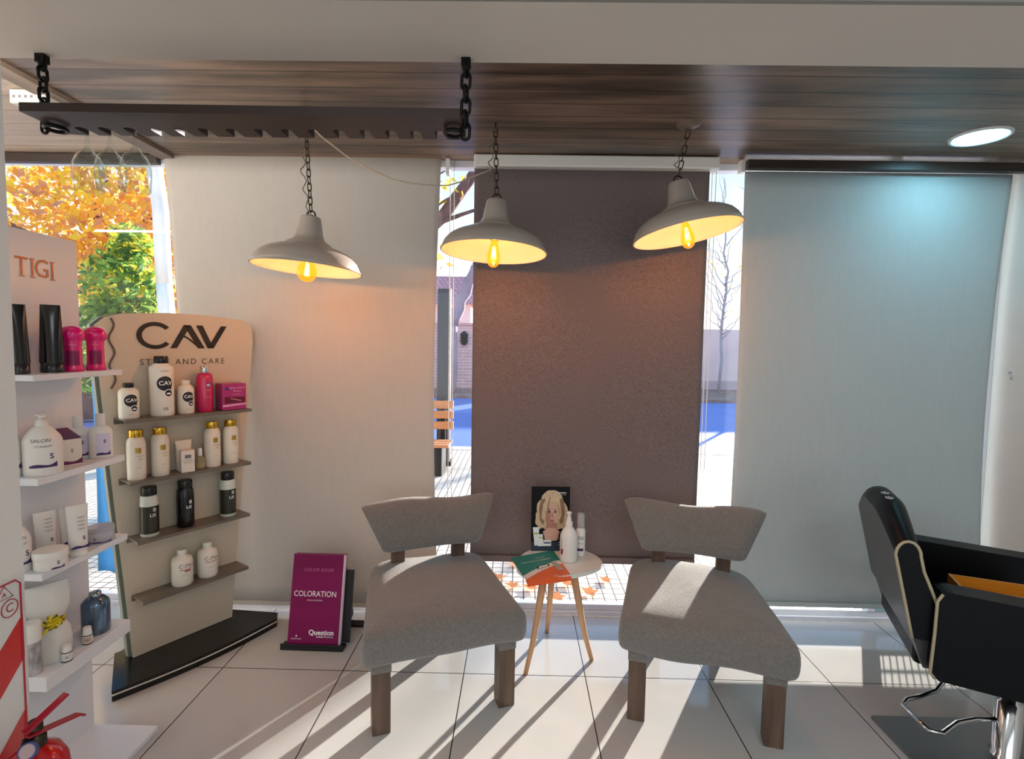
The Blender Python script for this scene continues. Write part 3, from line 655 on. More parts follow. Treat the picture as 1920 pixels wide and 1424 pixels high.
pp([(.42, .645), (.51, .655), (.51, .645), (.42, .632)], 3); pp([(.57, .655), (.67, .645), (.67, .634), (.57, .645)], 3)
blob(.54, .535, .035, .012, 1, 12); pp([(.53, .6), (.555, .6), (.565, .535), (.515, .535)], 1)
blob(.54, .475, .058, .016, 4, 16)
pp([(.50, .88), (.60, .80), (.46, .72), (.38, .60), (.36, .45), (.26, .52), (.30, .72), (.40, .85)], 2)
pp([(.46, .88), (.60, .90), (.74, .76), (.78, .56), (.71, .46), (.70, .62), (.62, .74), (.52, .80)], 2)
pp([(.48, .84), (.50, .84), (.44, .70), (.40, .58), (.385, .58), (.42, .72)], 3); pp([(.66, .80), (.72, .68), (.745, .54), (.735, .54), (.70, .68)], 3)
pp([(.04, .37), (.21, .375), (.18, .09), (.09, .085)], 6); pp([(.08, .29), (.18, .29), (.175, .26), (.085, .26)], 7)
pp([(.19, .26), (.30, .265), (.32, .08), (.18, .075)], 6); pp([(.2, .22), (.3, .22), (.3, .2), (.2, .2)], 7)
pp([(.32, .175), (.52, .175), (.52, .08), (.32, .08)], 6); pp([(.33, .14), (.51, .14), (.51, .12), (.33, .12)], 8)
b.build('portrait_print', pm, t)
b = MB(); b.T = Matrix.Rotation(pi/2, 4, 'X')
flat_text(b, 'Question', .0135, Matrix.Translation((.058, PH-.03, .012)), bold=.0003); flat_text(b, 'PROFESSIONAL', .004, Matrix.Translation((.07, PH-.041, .012)))
flat_text(b, 'NEW', .010, Matrix.Translation((.055, .05, .012)), bold=.0002); flat_text(b, 'LIGHTS', .008, Matrix.Translation((.055, .037, .012)))
b.build('lettering', whiteink, t)
# leaflet
t = thing('leaflet', 'teal, white and orange leaflet hanging over the table edge', 'leaflet', (.10, 2.66, .5015), radians(0))
Q = [(-.028-.10, 2.755-2.66), (.205-.10, 2.871-2.66), (.279-.10, 2.531-2.66), (.06-.10, 2.45-2.66)]
def lf(u, v):
    a = Vector(Q[3]).lerp(Vector(Q[2]), u); c = Vector(Q[0]).lerp(Vector(Q[1]), u); p = a.lerp(c, v)
    dr = max(0, (.13-v))*.11+max(0, .16-u)*max(0, v-.3)*.0
    return Vector((p.x, p.y, .0006-dr*(1 if v < .13 else 0)))
teal = mat('leaflet_teal', (38, 128, 122), .45); orng = mat('leaflet_orange', (222, 104, 58), .45); lwh = mat('leaflet_white', (226, 222, 216), .45)
b = MB(); N = 44; vs = [tuple(lf(i/N, j/N)) for j in range(N+1) for i in range(N+1)]
for j in range(N):
    for i in range(N):
        u, v = (i+.5)/N, (j+.5)/N; cv = .44+.13*sin(2.6*u+.4)
        cv2 = .62-.35*(1-u)**1.5
        mi = 0 if v > cv2+.02*0 and not (u > .82 and v < .62) else (1 if v < cv2-.13 else 2)
        o = len(b.v); b.add([vs[j*(N+1)+i], vs[j*(N+1)+i+1], vs[(j+1)*(N+1)+i+1], vs[(j+1)*(N+1)+i]], [(0, 1, 2, 3)], mi)
o = b.build('sheet', [teal, orng, lwh], t)
M3 = Matrix.Translation((.005, .06, .0012)) @ Matrix.Rotation(radians(26), 4, 'Z')
b = MB(); flat_text(b, 'Nutrición y cuidado', .021, M3); flat_text(b, 'professional', .011, M3 @ Matrix.Translation((.04, .03, 0))); flat_text(b, 'PRO', .016, Matrix.Translation((.10, -.115, .0012)) @ Matrix.Rotation(radians(20), 4, 'Z')); b.build('lettering', whiteink, t)
b = MB(); b.T = Matrix.Translation((.06, -.02, .0012)) @ Matrix.Rotation(radians(24), 4, 'Z')
b.add([(-.055, .0, 0), (.02, .01, 0), (.03, .04, 0), (-.045, .03, 0)], [(0, 1, 2, 3)], 0); b.add([(-.045, .005, .0003), (.012, .012, .0003), (.02, .034, .0003), (-.035, .026, .0003)], [(0, 1, 2, 3)], 1)
b.add([(.04, -.05, .0003), (.07, -.05, .0003), (.075, .045, .0003), (.045, .05, .0003)], [(0, 1, 2, 3)], 2); b.build('printed_pictures', [ink, lwh, mat('print_grey', (170, 168, 165), .4)], t)
# bottles on the table
def bottle(name, label, cat, loc, r, prof, body, cap=None, capm=None, rz=0, sy=1.0, group=None, seg=32):
    t = thing(name, label, cat, loc, rz, group)
    MB().solid([(a*r, z) for a, z in prof], seg, sy=sy).build('body', body, t)
    if cap: MB().solid([(a*r, z) for a, z in cap], seg, sy=sy if sy > .8 else (sy+.25)).build('cap', capm, t)
    return t
def decal(t, mats, name='printed_label', fnb=None):
    b = MB(); fnb(b); tx = set(b.tx)
    for nm, keep in ((name, [i for i in range(len(b.f)) if i not in tx]), ('lettering', sorted(tx))):
        if not keep: continue
        used = sorted({q for i in keep for q in b.f[i]}); ix = {q: k for k, q in enumerate(used)}; c = MB()
        c.v = [b.v[q] for q in used]; c.f = [[ix[q] for q in b.f[i]] for i in keep]; c.m = [b.m[i] for i in keep]; c.sm = [b.sm[i] for i in keep]
        c.build(nm, mats, t)
def face(x, y):   # direction that looks at the visitor
    return atan2(-y, -x)+pi/2
t = bottle('squeeze_bottle', 'plain white bottle with a nozzle and red heart mark on the little table', 'bottle', (.277, 2.748, .5015), .046,
           [(.93, 0), (1, .006), (1, .125), (.93, .142), (.72, .160), (.50, .174), (.44, .178)], plast, [(.40, .178), (.40, .205), (.26, .208), (.26, .226), (.2, .228), (.2, .245), (.28, .247), (.28, .256), (.1, .26)], plast, face(.277, 2.748))
def f(b):
    w_ = wrap(.046); wpoly(b, [(-.048, .042), (-.038, .034), (-.030, .05), (-.030, .068), (-.038, .07), (-.046, .066)], w_, 0); wtext(b, 'keratina', .014, lambda x, y: w_(-.042+y*-1, .10+x), 0, 0, 1)
decal(t, [mat('heart_red', (168, 30, 60), .4), greyink], fnb=f)
t = bottle('spray_bottle', 'tall clear-capped bottle with a purple band behind the white nozzle bottle', 'bottle', (.347, 2.815, .5015), .025,
           [(.95, 0), (1, .005), (1, .135), (.8, .148), (.7, .152)], plast, [(.72, .152), (.78, .155), (.78, .225), (.6, .23)], clear('frosted_cap', (226, 222, 220), .2, 1.45, body=.45), face(.347, 2.815))
def f(b):
    w_ = wrap(.025); wtext(b, 'TU', .024, w_, 0, .10, 0, bold=.0004); wrect(b, -.016, .016, .03, .044, w_, 1); wtext(b, 'SALON', .008, w_, 0, .07, 0)
decal(t, [ink, purple], fnb=f)

# ------------------------------------------------------------------ colour chart book and its stand
t = thing('book_stand', 'black easel stand on the floor carrying the magenta book', 'stand', (-1.065, 2.70, 0), radians(-1))
MB().box(-.17, .165, -.01, .05, .0, .018).box(-.17, .165, -.01, -.002, .018, .034).build('lip', blackm, t, bevel=.003)
b = MB(); b.T = Matrix.Translation((.015, .05, .018)) @ Matrix.Rotation(radians(-13), 4, 'X'); b.box(-.165, .165, 0, .012, 0, .375); b.build('back_plate', blackm, t, bevel=.003)
b = MB(); b.bar((.1, .15, .36), (.1, .27, .0), .16, .010, 0, (1, 0, 0)); b.build('prop', blackm, t)
MB().box(.0, .2, .235, .285, .0, .02).build('foot', blackm, t, bevel=.004)
t = thing('colour_book', 'magenta hair colour chart book leaning on the black easel stand', 'book', (-1.068, 2.706, .0195), radians(-1))
t.rotation_euler = (radians(-12.5), 0, radians(-1))
BW, BH = .272, .468
mag = mat('magenta_cover', (126, 12, 82), .4, var=.3, vs=(.1, .1, 3.2), spec=.25)
MB().box(-BW/2, BW/2, 0, .004, 0, BH).build('front_cover', mag, t)
MB().box(-BW/2+.004, BW/2+.006, .004, .032, .003, BH-.004).build('pages', mat('page_edges', (228, 214, 220), .6), t)
MB().box(-BW/2, BW/2+.008, .032, .036, 0, BH).build('back_cover', mag, t)
b = MB(); b.T = Matrix.Rotation(pi/2, 4, 'X')
flat_text(b, 'COLORATION', .041, Matrix.Translation((-.005, .262, 0)), sx=.86); flat_text(b, 'Question', .036, Matrix.Translation((.042, .067, 0)), bold=.0008)
flat_text(b, 'BOOK & CHARTING', .009, Matrix.Translation((-.005, .23, 0))); flat_text(b, 'PROFESSIONAL', .010, Matrix.Translation((.075, .046, 0)))
for k in range(3): b.add([((.018+k*.012), .043, .0006), (.026+k*.012, .043, .0006), (.026+k*.012, .049, .0006), (.018+k*.012, .049, .0006)], [(0, 1, 2, 3)])
flat_text(b, 'LABORATORIO', .008, Matrix.Translation((-.09, .034, 0))); b.add([(-.095, .045, .0006), (-.085, .045, .0006), (-.09, .056, .0006)], [(0, 1, 2)])
b.build('lettering', whiteink, t)
b = MB(); b.T = Matrix.Rotation(pi/2, 4, 'X'); flat_text(b, 'COLOR BOOK', .023, Matrix.Translation((.005, .386, 0)), spacing=1.12, shear=.2); b.build('faded_lettering', mat('pink_foil', (196, 110, 160), .3, .5), t)

# ------------------------------------------------------------------ tall product stand (panel faces n, runs along d)
SP = Vector((-1.883, 2.512, 0)); sang = radians(56.6)
stand = thing('display_stand', 'tall cream product stand with big dark letters on a black plinth', 'stand', SP, sang)
SI = (Matrix.Translation(SP) @ Matrix.Rotation(sang, 4, 'Z')).inverted()
cream = mat('stand_cream', (206, 192, 172), .4, var=.02, vs=(2, 2, 2)); edge = mat('stand_edge', (120, 126, 110), .4)
def up_poly():
    P = [(0, .052), (.492, .052), (.640, 1.615), (.636, 1.70), (.6, 1.738)]
    for k in range(1, 10): u = .6-.67*k/10; P.append((u, 1.738+.022*sin(pi*k/10)))
    return P+[(-.07, 1.725), (-.108, 1.69), (-.112, 1.65)]
b = MB(); b.T = Matrix.Rotation(pi/2, 4, 'X'); b.prism(up_poly(), -.012, 0, 0, 1); b.build('panel', [cream, edge], stand, bevel=.002)
b = MB(); b.T = Matrix.Translation((-.012, .05, 0)) @ Matrix.Rotation(pi/2, 4, 'X'); b.prism([(x+.0, z) for x, z in up_poly()], -.006, 0.028, 0); b.build('rear_panel', edge, stand)
def toL(p): q = SI @ Vector((p[0], p[1], 0)); return (q.x, q.y)
A, D, C_, B_ = Vector((-1.798, 2.262)), Vector((-1.356, 2.925)), Vector((-1.655, 3.01)), Vector((-2.005, 2.55))
fr = [A.lerp(D, k/12)+Vector((.844, -.536))*.035*sin(pi*k/12) for k in range(13)]
bp_ = [toL(p) for p in fr]+[toL(Vector((-1.378, 2.985)))]+[toL(C_)]+[toL(B_)]
MB().prism(bp_, .0, .05).build('plinth', black, stand, bevel=.004)
b = MB(); b.tube([(x, y-.001, .031) for x, y in bp_[:13]], .0035, 6); b.build('plinth_stripe', mat('stripe_white', (214, 214, 208), .3), stand)
steel = mat('shelf_grey', (122, 114, 104), .38, .35)
shz = [(1.252, -.048, .556), (.957, -.036, .548), (.668, -.012, .536), (.370, .002, .522)]
for z, u0, u1 in shz:
    b = MB(); b.box(u0, u1, -.125, -.0, z-.004, z); b.box(u0, u1, -.127, -.123, z-.016, z); b.box(u0, u1, -.006, -.001, z-.03, z-.004); b.build('shelf', steel, stand)
# CAV letters
b = MB(); b.T = Matrix.Rotation(pi/2, 4, 'X')
def P2(poly, mi=0): b.add([(x, z, .0025) for x, z in poly], [tuple(range(len(poly)))], mi)
cx, cz, rx, rz_ = .138, 1.645, .082, .067
a0, a1 = radians(38), radians(322); n = 26
for k in range(n):
    aa, bb = a0+(a1-a0)*k/n, a0+(a1-a0)*(k+1)/n; wi = .71
    P2([(cx+rx*cos(aa), cz+rz_*sin(aa)), (cx+rx*cos(bb), cz+rz_*sin(bb)), (cx+rx*wi*cos(bb), cz+rz_*wi*sin(bb)), (cx+rx*wi*cos(aa), cz+rz_*wi*sin(aa))])
zb, zt = 1.582, 1.702
P2([(.205, zb), (.236, zb), (.306, zt), (.272, zt)]); P2([(.272, zt), (.306, zt), (.374, zb), (.338, zb)])
P2([(.262, 1.643), (.276, 1.648), (.300, 1.632), (.325, 1.612), (.332, 1.592), (.31, 1.612), (.285, 1.632)])
P2([(.332, zt), (.366, zt), (.420, zb), (.388, zb)]); P2([(.388, zb), (.420, zb), (.492, zt), (.460, zt)])
b.build('logo_lettering', ink, stand)
b = MB(); b.T = Matrix.Rotation(pi/2, 4, 'X'); flat_text(b, 'STYLE AND CARE', .042, Matrix.Translation((.272, 1.512, .001)), spacing=1.32, sx=.98); b.build('lettering', mat('brown_letter', (70, 52, 44), .5), stand)
b = MB(); pts = []
for k in range(41): q = k/40; pts.append((-.047+.011*sin(q*5.2*pi), -.004, 1.722-.33*q))
b.tube(pts, .0042, 6); b.build('squiggle', mat('squiggle_brown', (98, 76, 58), .5), stand)
# light blue cloth hung behind the stand
t = thing('blue_cloth', 'light blue cloth hanging behind the cream product stand', 'cloth', (-2.25, 2.86, .33))
def fn(u, v):
    wv = .055+.05*(1-v); return ((u-.5)*2*wv+.03*(1-v)-.03*v*v, .012*sin(9*u+2*v), v*1.12)
o = MB().grid(fn, 14, 16).build('cloth_sheet', mat('cloth_blue', (96, 168, 214), .8, trl=.35, var=.08, vs=(20, 20, 3)), t); o.modifiers.new('thickness', 'SOLIDIFY').thickness = .003
b = MB(); b.bar((-.07, 0, 1.12), (.395, -.245, 1.13), .008, .008); b.build('hanger', alu, t)

def onstand(u, z, off=.062): return SP+Vector((cos(sang)*u+sin(sang)*off, sin(sang)*u-cos(sang)*off, z+.0005))
fz = sang-radians(6)
def blackblob(b, w_, z, s, mi=0, txt=True):
    wpoly(b, ell(0, z+.012*s, .030*s, .030*s), w_, mi)
    wpoly(b, [(-.02*s, z-.008*s), (.026*s, z+.0*s), (.022*s, z-.026*s), (.002*s, z-.03*s)], w_, mi)
    w2 = lambda x, y: tuple(q*1.012 if i < 2 else q for i, q in enumerate(w_(x, y)))
    wpoly(b, ell(.012*s, z-.028*s, .017*s, .017*s), w2, 1); 
    w3 = lambda x, y: tuple(q*1.02 if i < 2 else q for i, q in enumerate(w_(x, y)))
    wpoly(b, ell(.012*s, z-.028*s, .0135*s, .0135*s), w3, mi)
    w4 = lambda x, y: tuple(q*1.028 if i < 2 else q for i, q in enumerate(w_(x, y)))
    wpoly(b, ell(.012*s, z-.030*s, .009*s, .004*s), w4, 1)
    wtext(b, 'CAV', .024*s, w3, .002*s, z+.013*s, 1, bold=.0006*s, sx=1.05)
def cavbottle(label, u, r, h, capm, big):
    prof = [(.9, 0), (1, .006), (1, h*.72), (.93, h*.79), (.62, h*.86), (.48, h*.87)] if not big else [(.93, 0), (1, .008), (1, h*.80), (.97, h*.82), (.62, h*.87), (.58, h*.88)]
    cap = [(.5, h*.865), (.52, h*.87), (.52, h*.99), (.49, h)] if not big else [(.56, h*.88), (.58, h*.885), (.58, h*.995), (.55, h)]
    t = bottle('shampoo_bottle', label, 'bottle', onstand(u, 1.252), r, prof, plast2, cap, capm, fz, group='bottles on the top shelf of the cream stand')
    def f(b):
        w_ = wrap(r); blackblob(b, w_, h*.45 if not big else h*.5, r/.044*1.0); wtext(b, 'shampoo', .007*r/.044, w_, 0, h*.63, 2); wtext(b, 'STYLE', .008*r/.044, w_, 0, h*.13, 2)
        if big: wtext(b, 'shampoo', .010, w_, 0, h*.76, 2); wtext(b, '3B', .022, w_, .0, h*.12, 2)
    decal(t, [ink, whiteink, greyink], fnb=f)
cavbottle('small white bottle with black cap, left on the top shelf of the cream stand', -.006, .042, .168, black, False)
cavbottle('tallest white bottle with a black cap on the cream stand top shelf', .136, .052, .292, black, True)
cavbottle('small white bottle with white cap beside the tallest bottle on the cream stand', .246, .038, .168, plast2, False)
pinkp = mat('crimson_plastic', (196, 26, 88), .25, coat=.3)
t = bottle('spray_bottle', 'crimson spray bottle with silver cap on the cream stand', 'bottle', onstand(.339, 1.252), .040, [(.9, 0), (.96, .005), (1, .08), (.98, .17), (.86, .198), (.5, .203)], pinkp, [(.5, .203), (.52, .205), (.5, .236), (.46, .238)], chrome, fz)
def f(b):
    w_ = wrap(.0405); wpoly(b, ell(.006, .14, .012, .012), w_, 0); wrect(b, -.004, .012, .134, .146, lambda x, y: wrap(.0408)(x, y), 1); wtext(b, 'blond', .010, wrap(.041), .004, .115, 1); wtext(b, 'spray 12', .007, wrap(.041), .004, .08, 1)
decal(t, [mat('badge_blue', (54, 60, 130), .4), mat('badge_pale', (214, 190, 214), .4)], fnb=f)
t = thing('product_box', 'magenta carton at the right end of the cream stand top shelf', 'box', onstand(.475, 1.252, .064), fz)
MB().box(-.062, .062, -.045, .045, 0, .142).build('carton', mat('carton_magenta', (168, 44, 116), .35), t, bevel=.003)
b = MB(); b.T = Matrix.Translation((0, -.0452, 0)) @ Matrix.Rotation(pi/2, 4, 'X')
b.add([(-.05, .035, .0004), (.054, .040, .0004), (.054, .068, .0004), (-.05, .072, .0004)], [(0, 1, 2, 3)], 0); b.add([(-.02, .06, .0008), (.035, .045, .0008), (.036, .05, .0008), (-.02, .066, .0008)], [(0, 1, 2, 3)], 1)
b.add([(-.06, .018, .0004), (.06, .026, .0004), (.06, .034, .0004), (-.06, .028, .0004)], [(0, 1, 2, 3)], 2)
flat_text(b, 'BRILLANCE', .016, Matrix.Translation((.016, .118, 0)), 2); flat_text(b, 'Shampoo', .012, Matrix.Translation((.016, .102, 0)), 2); flat_text(b, 'hair treatment', .008, Matrix.Translation((.014, .084, 0)), 2)
b.add([(-.05, .108, .0004), (-.032, .122, .0004), (-.026, .108, .0004), (-.044, .124, .0004)], [(0, 2, 1), (0, 1, 3)], 3); b.build('carton_print', [mat('print_maroon', (96, 8, 40), .4), mat('print_flesh', (206, 120, 140), .4), mat('print_pale_pink', (224, 170, 206), .4), mat('badge_blue', (54, 60, 130), .4)], t)
# second shelf: gold caps
def goldbottle(label, u):
    t = bottle('lotion_bottle', label, 'bottle', onstand(u, .957), .040, [(.92, 0), (.97, .006), (.99, .08), (.98, .17), (.9, .19), (.72, .2), (.7, .203)], frost, [(.72, .203), (.76, .205), (.76, .232), (.72, .237)], gold, fz, group='gold capped bottles on the second shelf')
    def f(b):
        w_ = wrap(.0405); wrect(b, -.014, .010, .13, .155, w_, 0); wtext(b, 'LUXURY', .010, w_, .008, .115, 0); wtext(b, 'OIL', .012, w_, .008, .10, 0); wtext(b, 'shampoo', .006, w_, 0, .06, 1); wtext(b, 'e', .012, w_, .02, .022, 1)
    decal(t, [goldink, greyink], fnb=f); return t
gb = goldbottle('pearl white bottle with gold cap, leftmost on the stand second shelf', .018)
for u, lab in ((.121, 'pearl white gold-capped bottle, second from left on the second shelf'), (.372, 'pearl white gold-capped bottle just right of the small clear spray'), (.470, 'pearl white gold-capped bottle at the right end of the second shelf')):
    c = dup(gb, onstand(u, .957), fz+.1, lab, 'gold capped bottles on the second shelf')
def tube_product(label, loc, w, h, body, capm, rz, group=None, caph=.02, decals=None):
    t = thing('cream_tube', label, 'tube', loc, rz, group)
    def fn(u, v):
        a = 2*pi*u; k = v; rx_ = w*(.42+.08*k); ry = w*.40*(1-k)**.8+.0015
        return (rx_*cos(a), ry*sin(a), caph+k*(h-caph))
    MB().grid(fn, 28, 10).build('body', body, t)
    MB().solid([(w*.40, 0), (w*.41, .002), (w*.41, caph), (w*.3, caph+.001)], 24, sy=.97).build('cap', capm, t)
    if decals: decal(t, decals[0], fnb=decals[1])
    return t
def f(b):
    b.T = Matrix.Translation((0, -.026, 0)) @ Matrix.Rotation(pi/2-.1, 4, 'X')
    b.add([(-.012, .118, .002), (.012, .118, .002), (.012, .138, .002), (-.012, .138, .002)], [(0, 1, 2, 3)], 0)
tube_product('white cream tube standing behind the tiny white carton on the stand', onstand(.240, .957, .036), .078, .153, frost, plast, fz)
t = thing('small_carton', 'tiny white carton in front of the cream tube on the second shelf', 'carton', onstand(.229, .957, .096), fz-.1)
MB().box(-.030, .030, -.022, .022, 0, .112).build('carton', mat('carton_white', (226, 220, 210), .5), t, bevel=.002)
b = MB(); b.T = Matrix.Translation((0, -.0222, 0)) @ Matrix.Rotation(pi/2, 4, 'X'); b.add([(-.014, .072, .0004), (.014, .072, .0004), (.014, .09, .0004), (-.014, .09, .0004)], [(0, 1, 2, 3)], 0)
flat_text(b, 'LUXURY', .011, Matrix.Translation((0, .060, 0)), 0); flat_text(b, 'OIL serum', .008, Matrix.Translation((0, .05, 0)), 0); b.build('carton_print', greyink, t)
t = bottle('serum_bottle', 'little clear serum bottle with pale spray top on the second shelf', 'bottle', onstand(.305, .957, .07), .025, [(.95, 0), (1, .004), (1, .045), (.6, .062), (.4, .066)], clear('serum_glass', (222, 216, 190), .05, 1.45, body=.25), [(.4, .066), (.44, .068), (.36, .104), (.3, .106)], plast, fz)
MB().solid([(.022, .004), (.022, .022)], 20).build('serum', mat('serum_oil', (206, 196, 150), .2), t)
# third shelf: black bottles
def lis(label, u, allblack):
    h = .24; body = [(.9, 0), (1, .006), (1, .15), (.94, .19), (.82, .2)]
    t = bottle('conditioner_bottle', label, 'bottle', onstand(u, .668), .040, body, black if allblack else mat('mint_white', (206, 216, 206), .35), [(.8, .2), (.84, .203), (.84, .236), (.78, .241)], black, fz, group='black labelled bottles on the third shelf')
    if not allblack: MB().lathe([(.0403, .016), (.0405, .018), (.0405, .148), (.0403, .150)], 32).build('sleeve', mat('olive_black', (34, 36, 24), .3), t)
    def f(b):
        w_ = wrap(.0412); wrect(b, .004, .018, .124, .142, w_, 0); wtext(b, 'LIS', .022, w_, .004, .106, 1, bold=.0004)
        for k in range(5): wtext(b, 'control liso', .006, w_, .004, .088-.012*k, 2)
    decal(t, [mat('silver_mark', (200, 200, 196), .3, .5), whiteink, greyink], fnb=f)
lis('black labelled bottle with pale shoulders, left on the stand third shelf', .066, False)
lis('all black bottle in the middle of the stand third shelf', .231, True)
lis('black labelled bottle with pale shoulders, right on the stand third shelf', .449, False)
def plex(label, u, second):
    t = bottle('treatment_bottle', label, 'bottle', onstand(u, .370), .049, [(.9, 0), (1, .008), (1, .118), (.9, .14), (.45, .152), (.42, .155)], plast2, [(.42, .155), (.46, .157), (.46, .178), (.42, .182)], plast2, fz, group='white bottles on the bottom shelf of the cream stand')
    def f(b):
        w_ = wrap(.0495); wtext(b, 'C-Plex', .028, w_, .008, .105, 0); wrect(b, -.026, .034, .086, .089, w_, 1)
        if not second: wrect(b, -.004, .026, .076, .083, w_, 1)
        wtext(b, 'tratamiento', .006, w_, .0, .06, 0)
    decal(t, [greyink, crimson], fnb=f)
plex('white bottle with red line label, left on the stand bottom shelf', .208, False)
plex('white bottle with red line label, right on the stand bottom shelf', .334, True)

# ------------------------------------------------------------------ white shelf unit at left
SX, SY0, SY1 = -1.745, 1.70, 2.10
unit = thing('shelf_unit', 'tall white shelf unit with bronze letters at the left edge', 'shelf', (SX, SY0, 0))
lam = mat('white_laminate', (226, 229, 234), .35)
MB().box(-.02, 0, 0, .4, 0, 2.005).build('back_panel', lam, unit, bevel=.002)
for z, th in ((1.505, .020), (1.162, .024), (.838, .024), (.478, .050)): MB().box(0, .165, .01, .4, z-th, z).build('shelf', lam, unit, bevel=.002)
MB().box(-.02, .268, -.02, .4, 0, .022).build('base', lam, unit, bevel=.003)
b = MB(); R = Matrix(((0, 0, 1, 0), (1, 0, 0, 0), (0, 1, 0, 0), (0, 0, 0, 1)))
for ch, q in (('T', .160), ('I', .202), ('G', .241), ('I', .284)): flat_text(b, ch, .092, Matrix.Translation((.0015, q, 1.874)) @ R, sx=.95)
for sy_, sw, szs in ((.160, .022, (1.8405,)), (.202, .020, (1.8405, 1.9035)), (.284, .020, (1.8405, 1.9035))):
    for q in szs: b.add([(.0022, sy_-sw/2, q), (.0022, sy_+sw/2, q), (.0022, sy_+sw/2, q+.004), (.0022, sy_-sw/2, q+.004)], [(0, 1, 2, 3)])
b.build('lettering', mat('bronze_letter', (120, 88, 76), .35, .5), unit)
def lookat(x, y): return face(x, y)
Z1, Z2, Z3, Z4 = 1.5055, 1.1625, .8385, .4785
def btube(label, loc, w, h, rz):
    t = thing('styling_tube', label, 'tube', loc, rz, 'black tubes on the top shelf of the white unit')
    def fn(u, v):
        a = 2*pi*u; rx_ = w*(.5-.12*v); ry = w*.42*(1-v)**.8+.001
        return (rx_*cos(a), ry*sin(a), .036+v*(h-.036))
    MB().grid(fn, 28, 10).build('body', mat('black_tube', (14, 12, 14), .18), t)
    MB().solid([(w*.47, 0), (w*.48, .002), (w*.46, .036), (w*.3, .037)], 24).build('cap', mat('smoke_cap', (40, 38, 46), .2), t)
    b = MB(); b.T = Matrix.Translation((0, -w*.40, 0)) @ Matrix.Rotation(pi/2-.12, 4, 'X'); flat_text(b, 'BED HEAD', .008, Matrix.Translation((0, .17, 0)), off=.004)
    return t
btube('narrow black tube half hidden by the partition on the top shelf', (-1.665, 1.757, Z1), .052, .232, lookat(-1.66, 1.75)+.3)
btube('wide black styling tube on the top shelf of the white unit', (-1.655, 1.868, Z1), .072, .238, lookat(-1.66, 1.87))
pk = mat('hot_pink', (232, 14, 122), .22, coat=.4); pkd = mat('deep_pink_label', (150, 10, 92), .3)
def pinkb(label, x, y):
    t = bottle('pink_bottle', label, 'bottle', (x, y, Z1), .034, [(.92, 0), (1, .004), (.93, .014), (.84, .03), (.82, .09), (.86, .115)], pk, [(.9, .113), (1.1, .122), (1.14, .136), (1.0, .152), (.7, .163), (.2, .167)], pk, lookat(x, y), group='hot pink bottles on the top shelf')
    def f(b):
        w_ = wrap(.0285, e=.002); wrect(b, -.02, .02, .022, .076, w_, 0)
        for k in range(4): wtext(b, 'URBAN', .008, wrap(.0285, e=.0026), 0, .066-.011*k, 1)
        wtext(b, 'HEAD', .008, w_, 0, .098, 2)
    decal(t, [pkd, mat('label_red', (110, 20, 40), .4), mat('pale_pink_ink', (250, 160, 206), .4)], fnb=f)
pinkb('hot pink bottle beside the wide black tube', -1.645, 1.944)
pinkb('hot pink bottle at the shelf end, nearest the cream stand', -1.645, 2.050)
def wave(b, w_, x0, x1, z, s, mi=0):
    n = 10; lo_ = [(x0+(x1-x0)*k/n, z) for k in range(n+1)]; hi = [(x0+(x1-x0)*k/n, z+s*(.35+.65*(k/n)**2+.25*sin(pi*2*k/n))) for k in range(n+1)]
    vs = [w_(*p) for p in lo_+hi]; b.add(vs, [(k, k+1, n+2+k, n+1+k) for k in range(n)], mi, True)
def salon_print(b, r, zc, s, txt=True):
    w_ = wrap(r); wave(b, w_, -.030*s, .030*s, zc, .014*s, 0); wtext(b, 'S', .020*s, w_, .018*s, zc+.028*s, 0, bold=.0004)
    wtext(b, 'TITANIUM', .008*s, w_, 0, zc+.055*s, 1); wtext(b, 'SALON', .013*s, w_, -.004*s, zc+.07*s, 1)
def pump(label, x, y, z, r, h):
    t = bottle('pump_bottle', label, 'bottle', (x, y, z), r, [(.96, 0), (1, .006), (1, h*.56), (.9, h*.63), (.55, h*.76), (.36, h*.8)], plast, None, None, lookat(x, y), group='white pump bottles on the white unit')
    MB().solid([(r*.34, h*.8), (r*.34, h*.9), (r*.16, h*.91), (r*.16, h*.96), (r*.3, h*.965), (r*.3, h), (r*.1, h)], 20).build('pump', plast, t)
    MB().box(-.009, .009, -r*.75, 0, h*.962, h*.993).build('nozzle', plast, t, bevel=.002)
    decal(t, [purple, greyink], fnb=lambda b: salon_print(b, r, h*.14, 1.3)); return t
pump('big white pump bottle on the second shelf, in front of the purple-lidded carton', -1.627, 1.785, Z2, .054, .206)
pump('white pump bottle mostly hidden behind the partition on the second shelf', -1.702, 1.738, Z2, .034, .195)
t = thing('open_carton', 'white and plum carton with its lid open on the second shelf', 'carton', (-1.662, 1.905, Z2), lookat(-1.66, 1.9)+.45)
MB().box(-.042, .042, -.038, .038, 0, .098).build('carton', mat('carton_white', (226, 220, 210), .5), t, bevel=.002)
plum = mat('plum', (86, 22, 70), .4)
b = MB(); b.add([(-.042, -.038, .099), (.042, -.038, .099), (.034, .036, .132), (-.040, .036, .132)], [(0, 1, 2, 3)]); b.add([(.042, -.038, .099), (.042, .038, .099), (.034, .036, .132)], [(0, 1, 2)]); b.build('lid', plum, t)
b = MB(); w_ = lambda x, y: (x, -.0386, y); wave(b, w_, -.042, .042, .006, .022, 0); wtext(b, 'S', .018, w_, .01, .055, 1, bold=.0004); wave(b, lambda x, y: (.0426, x, y), -.038, .038, .004, .012, 0); b.build('carton_print', [mat('plum_ink', (110, 34, 90), .4), greyink], t)
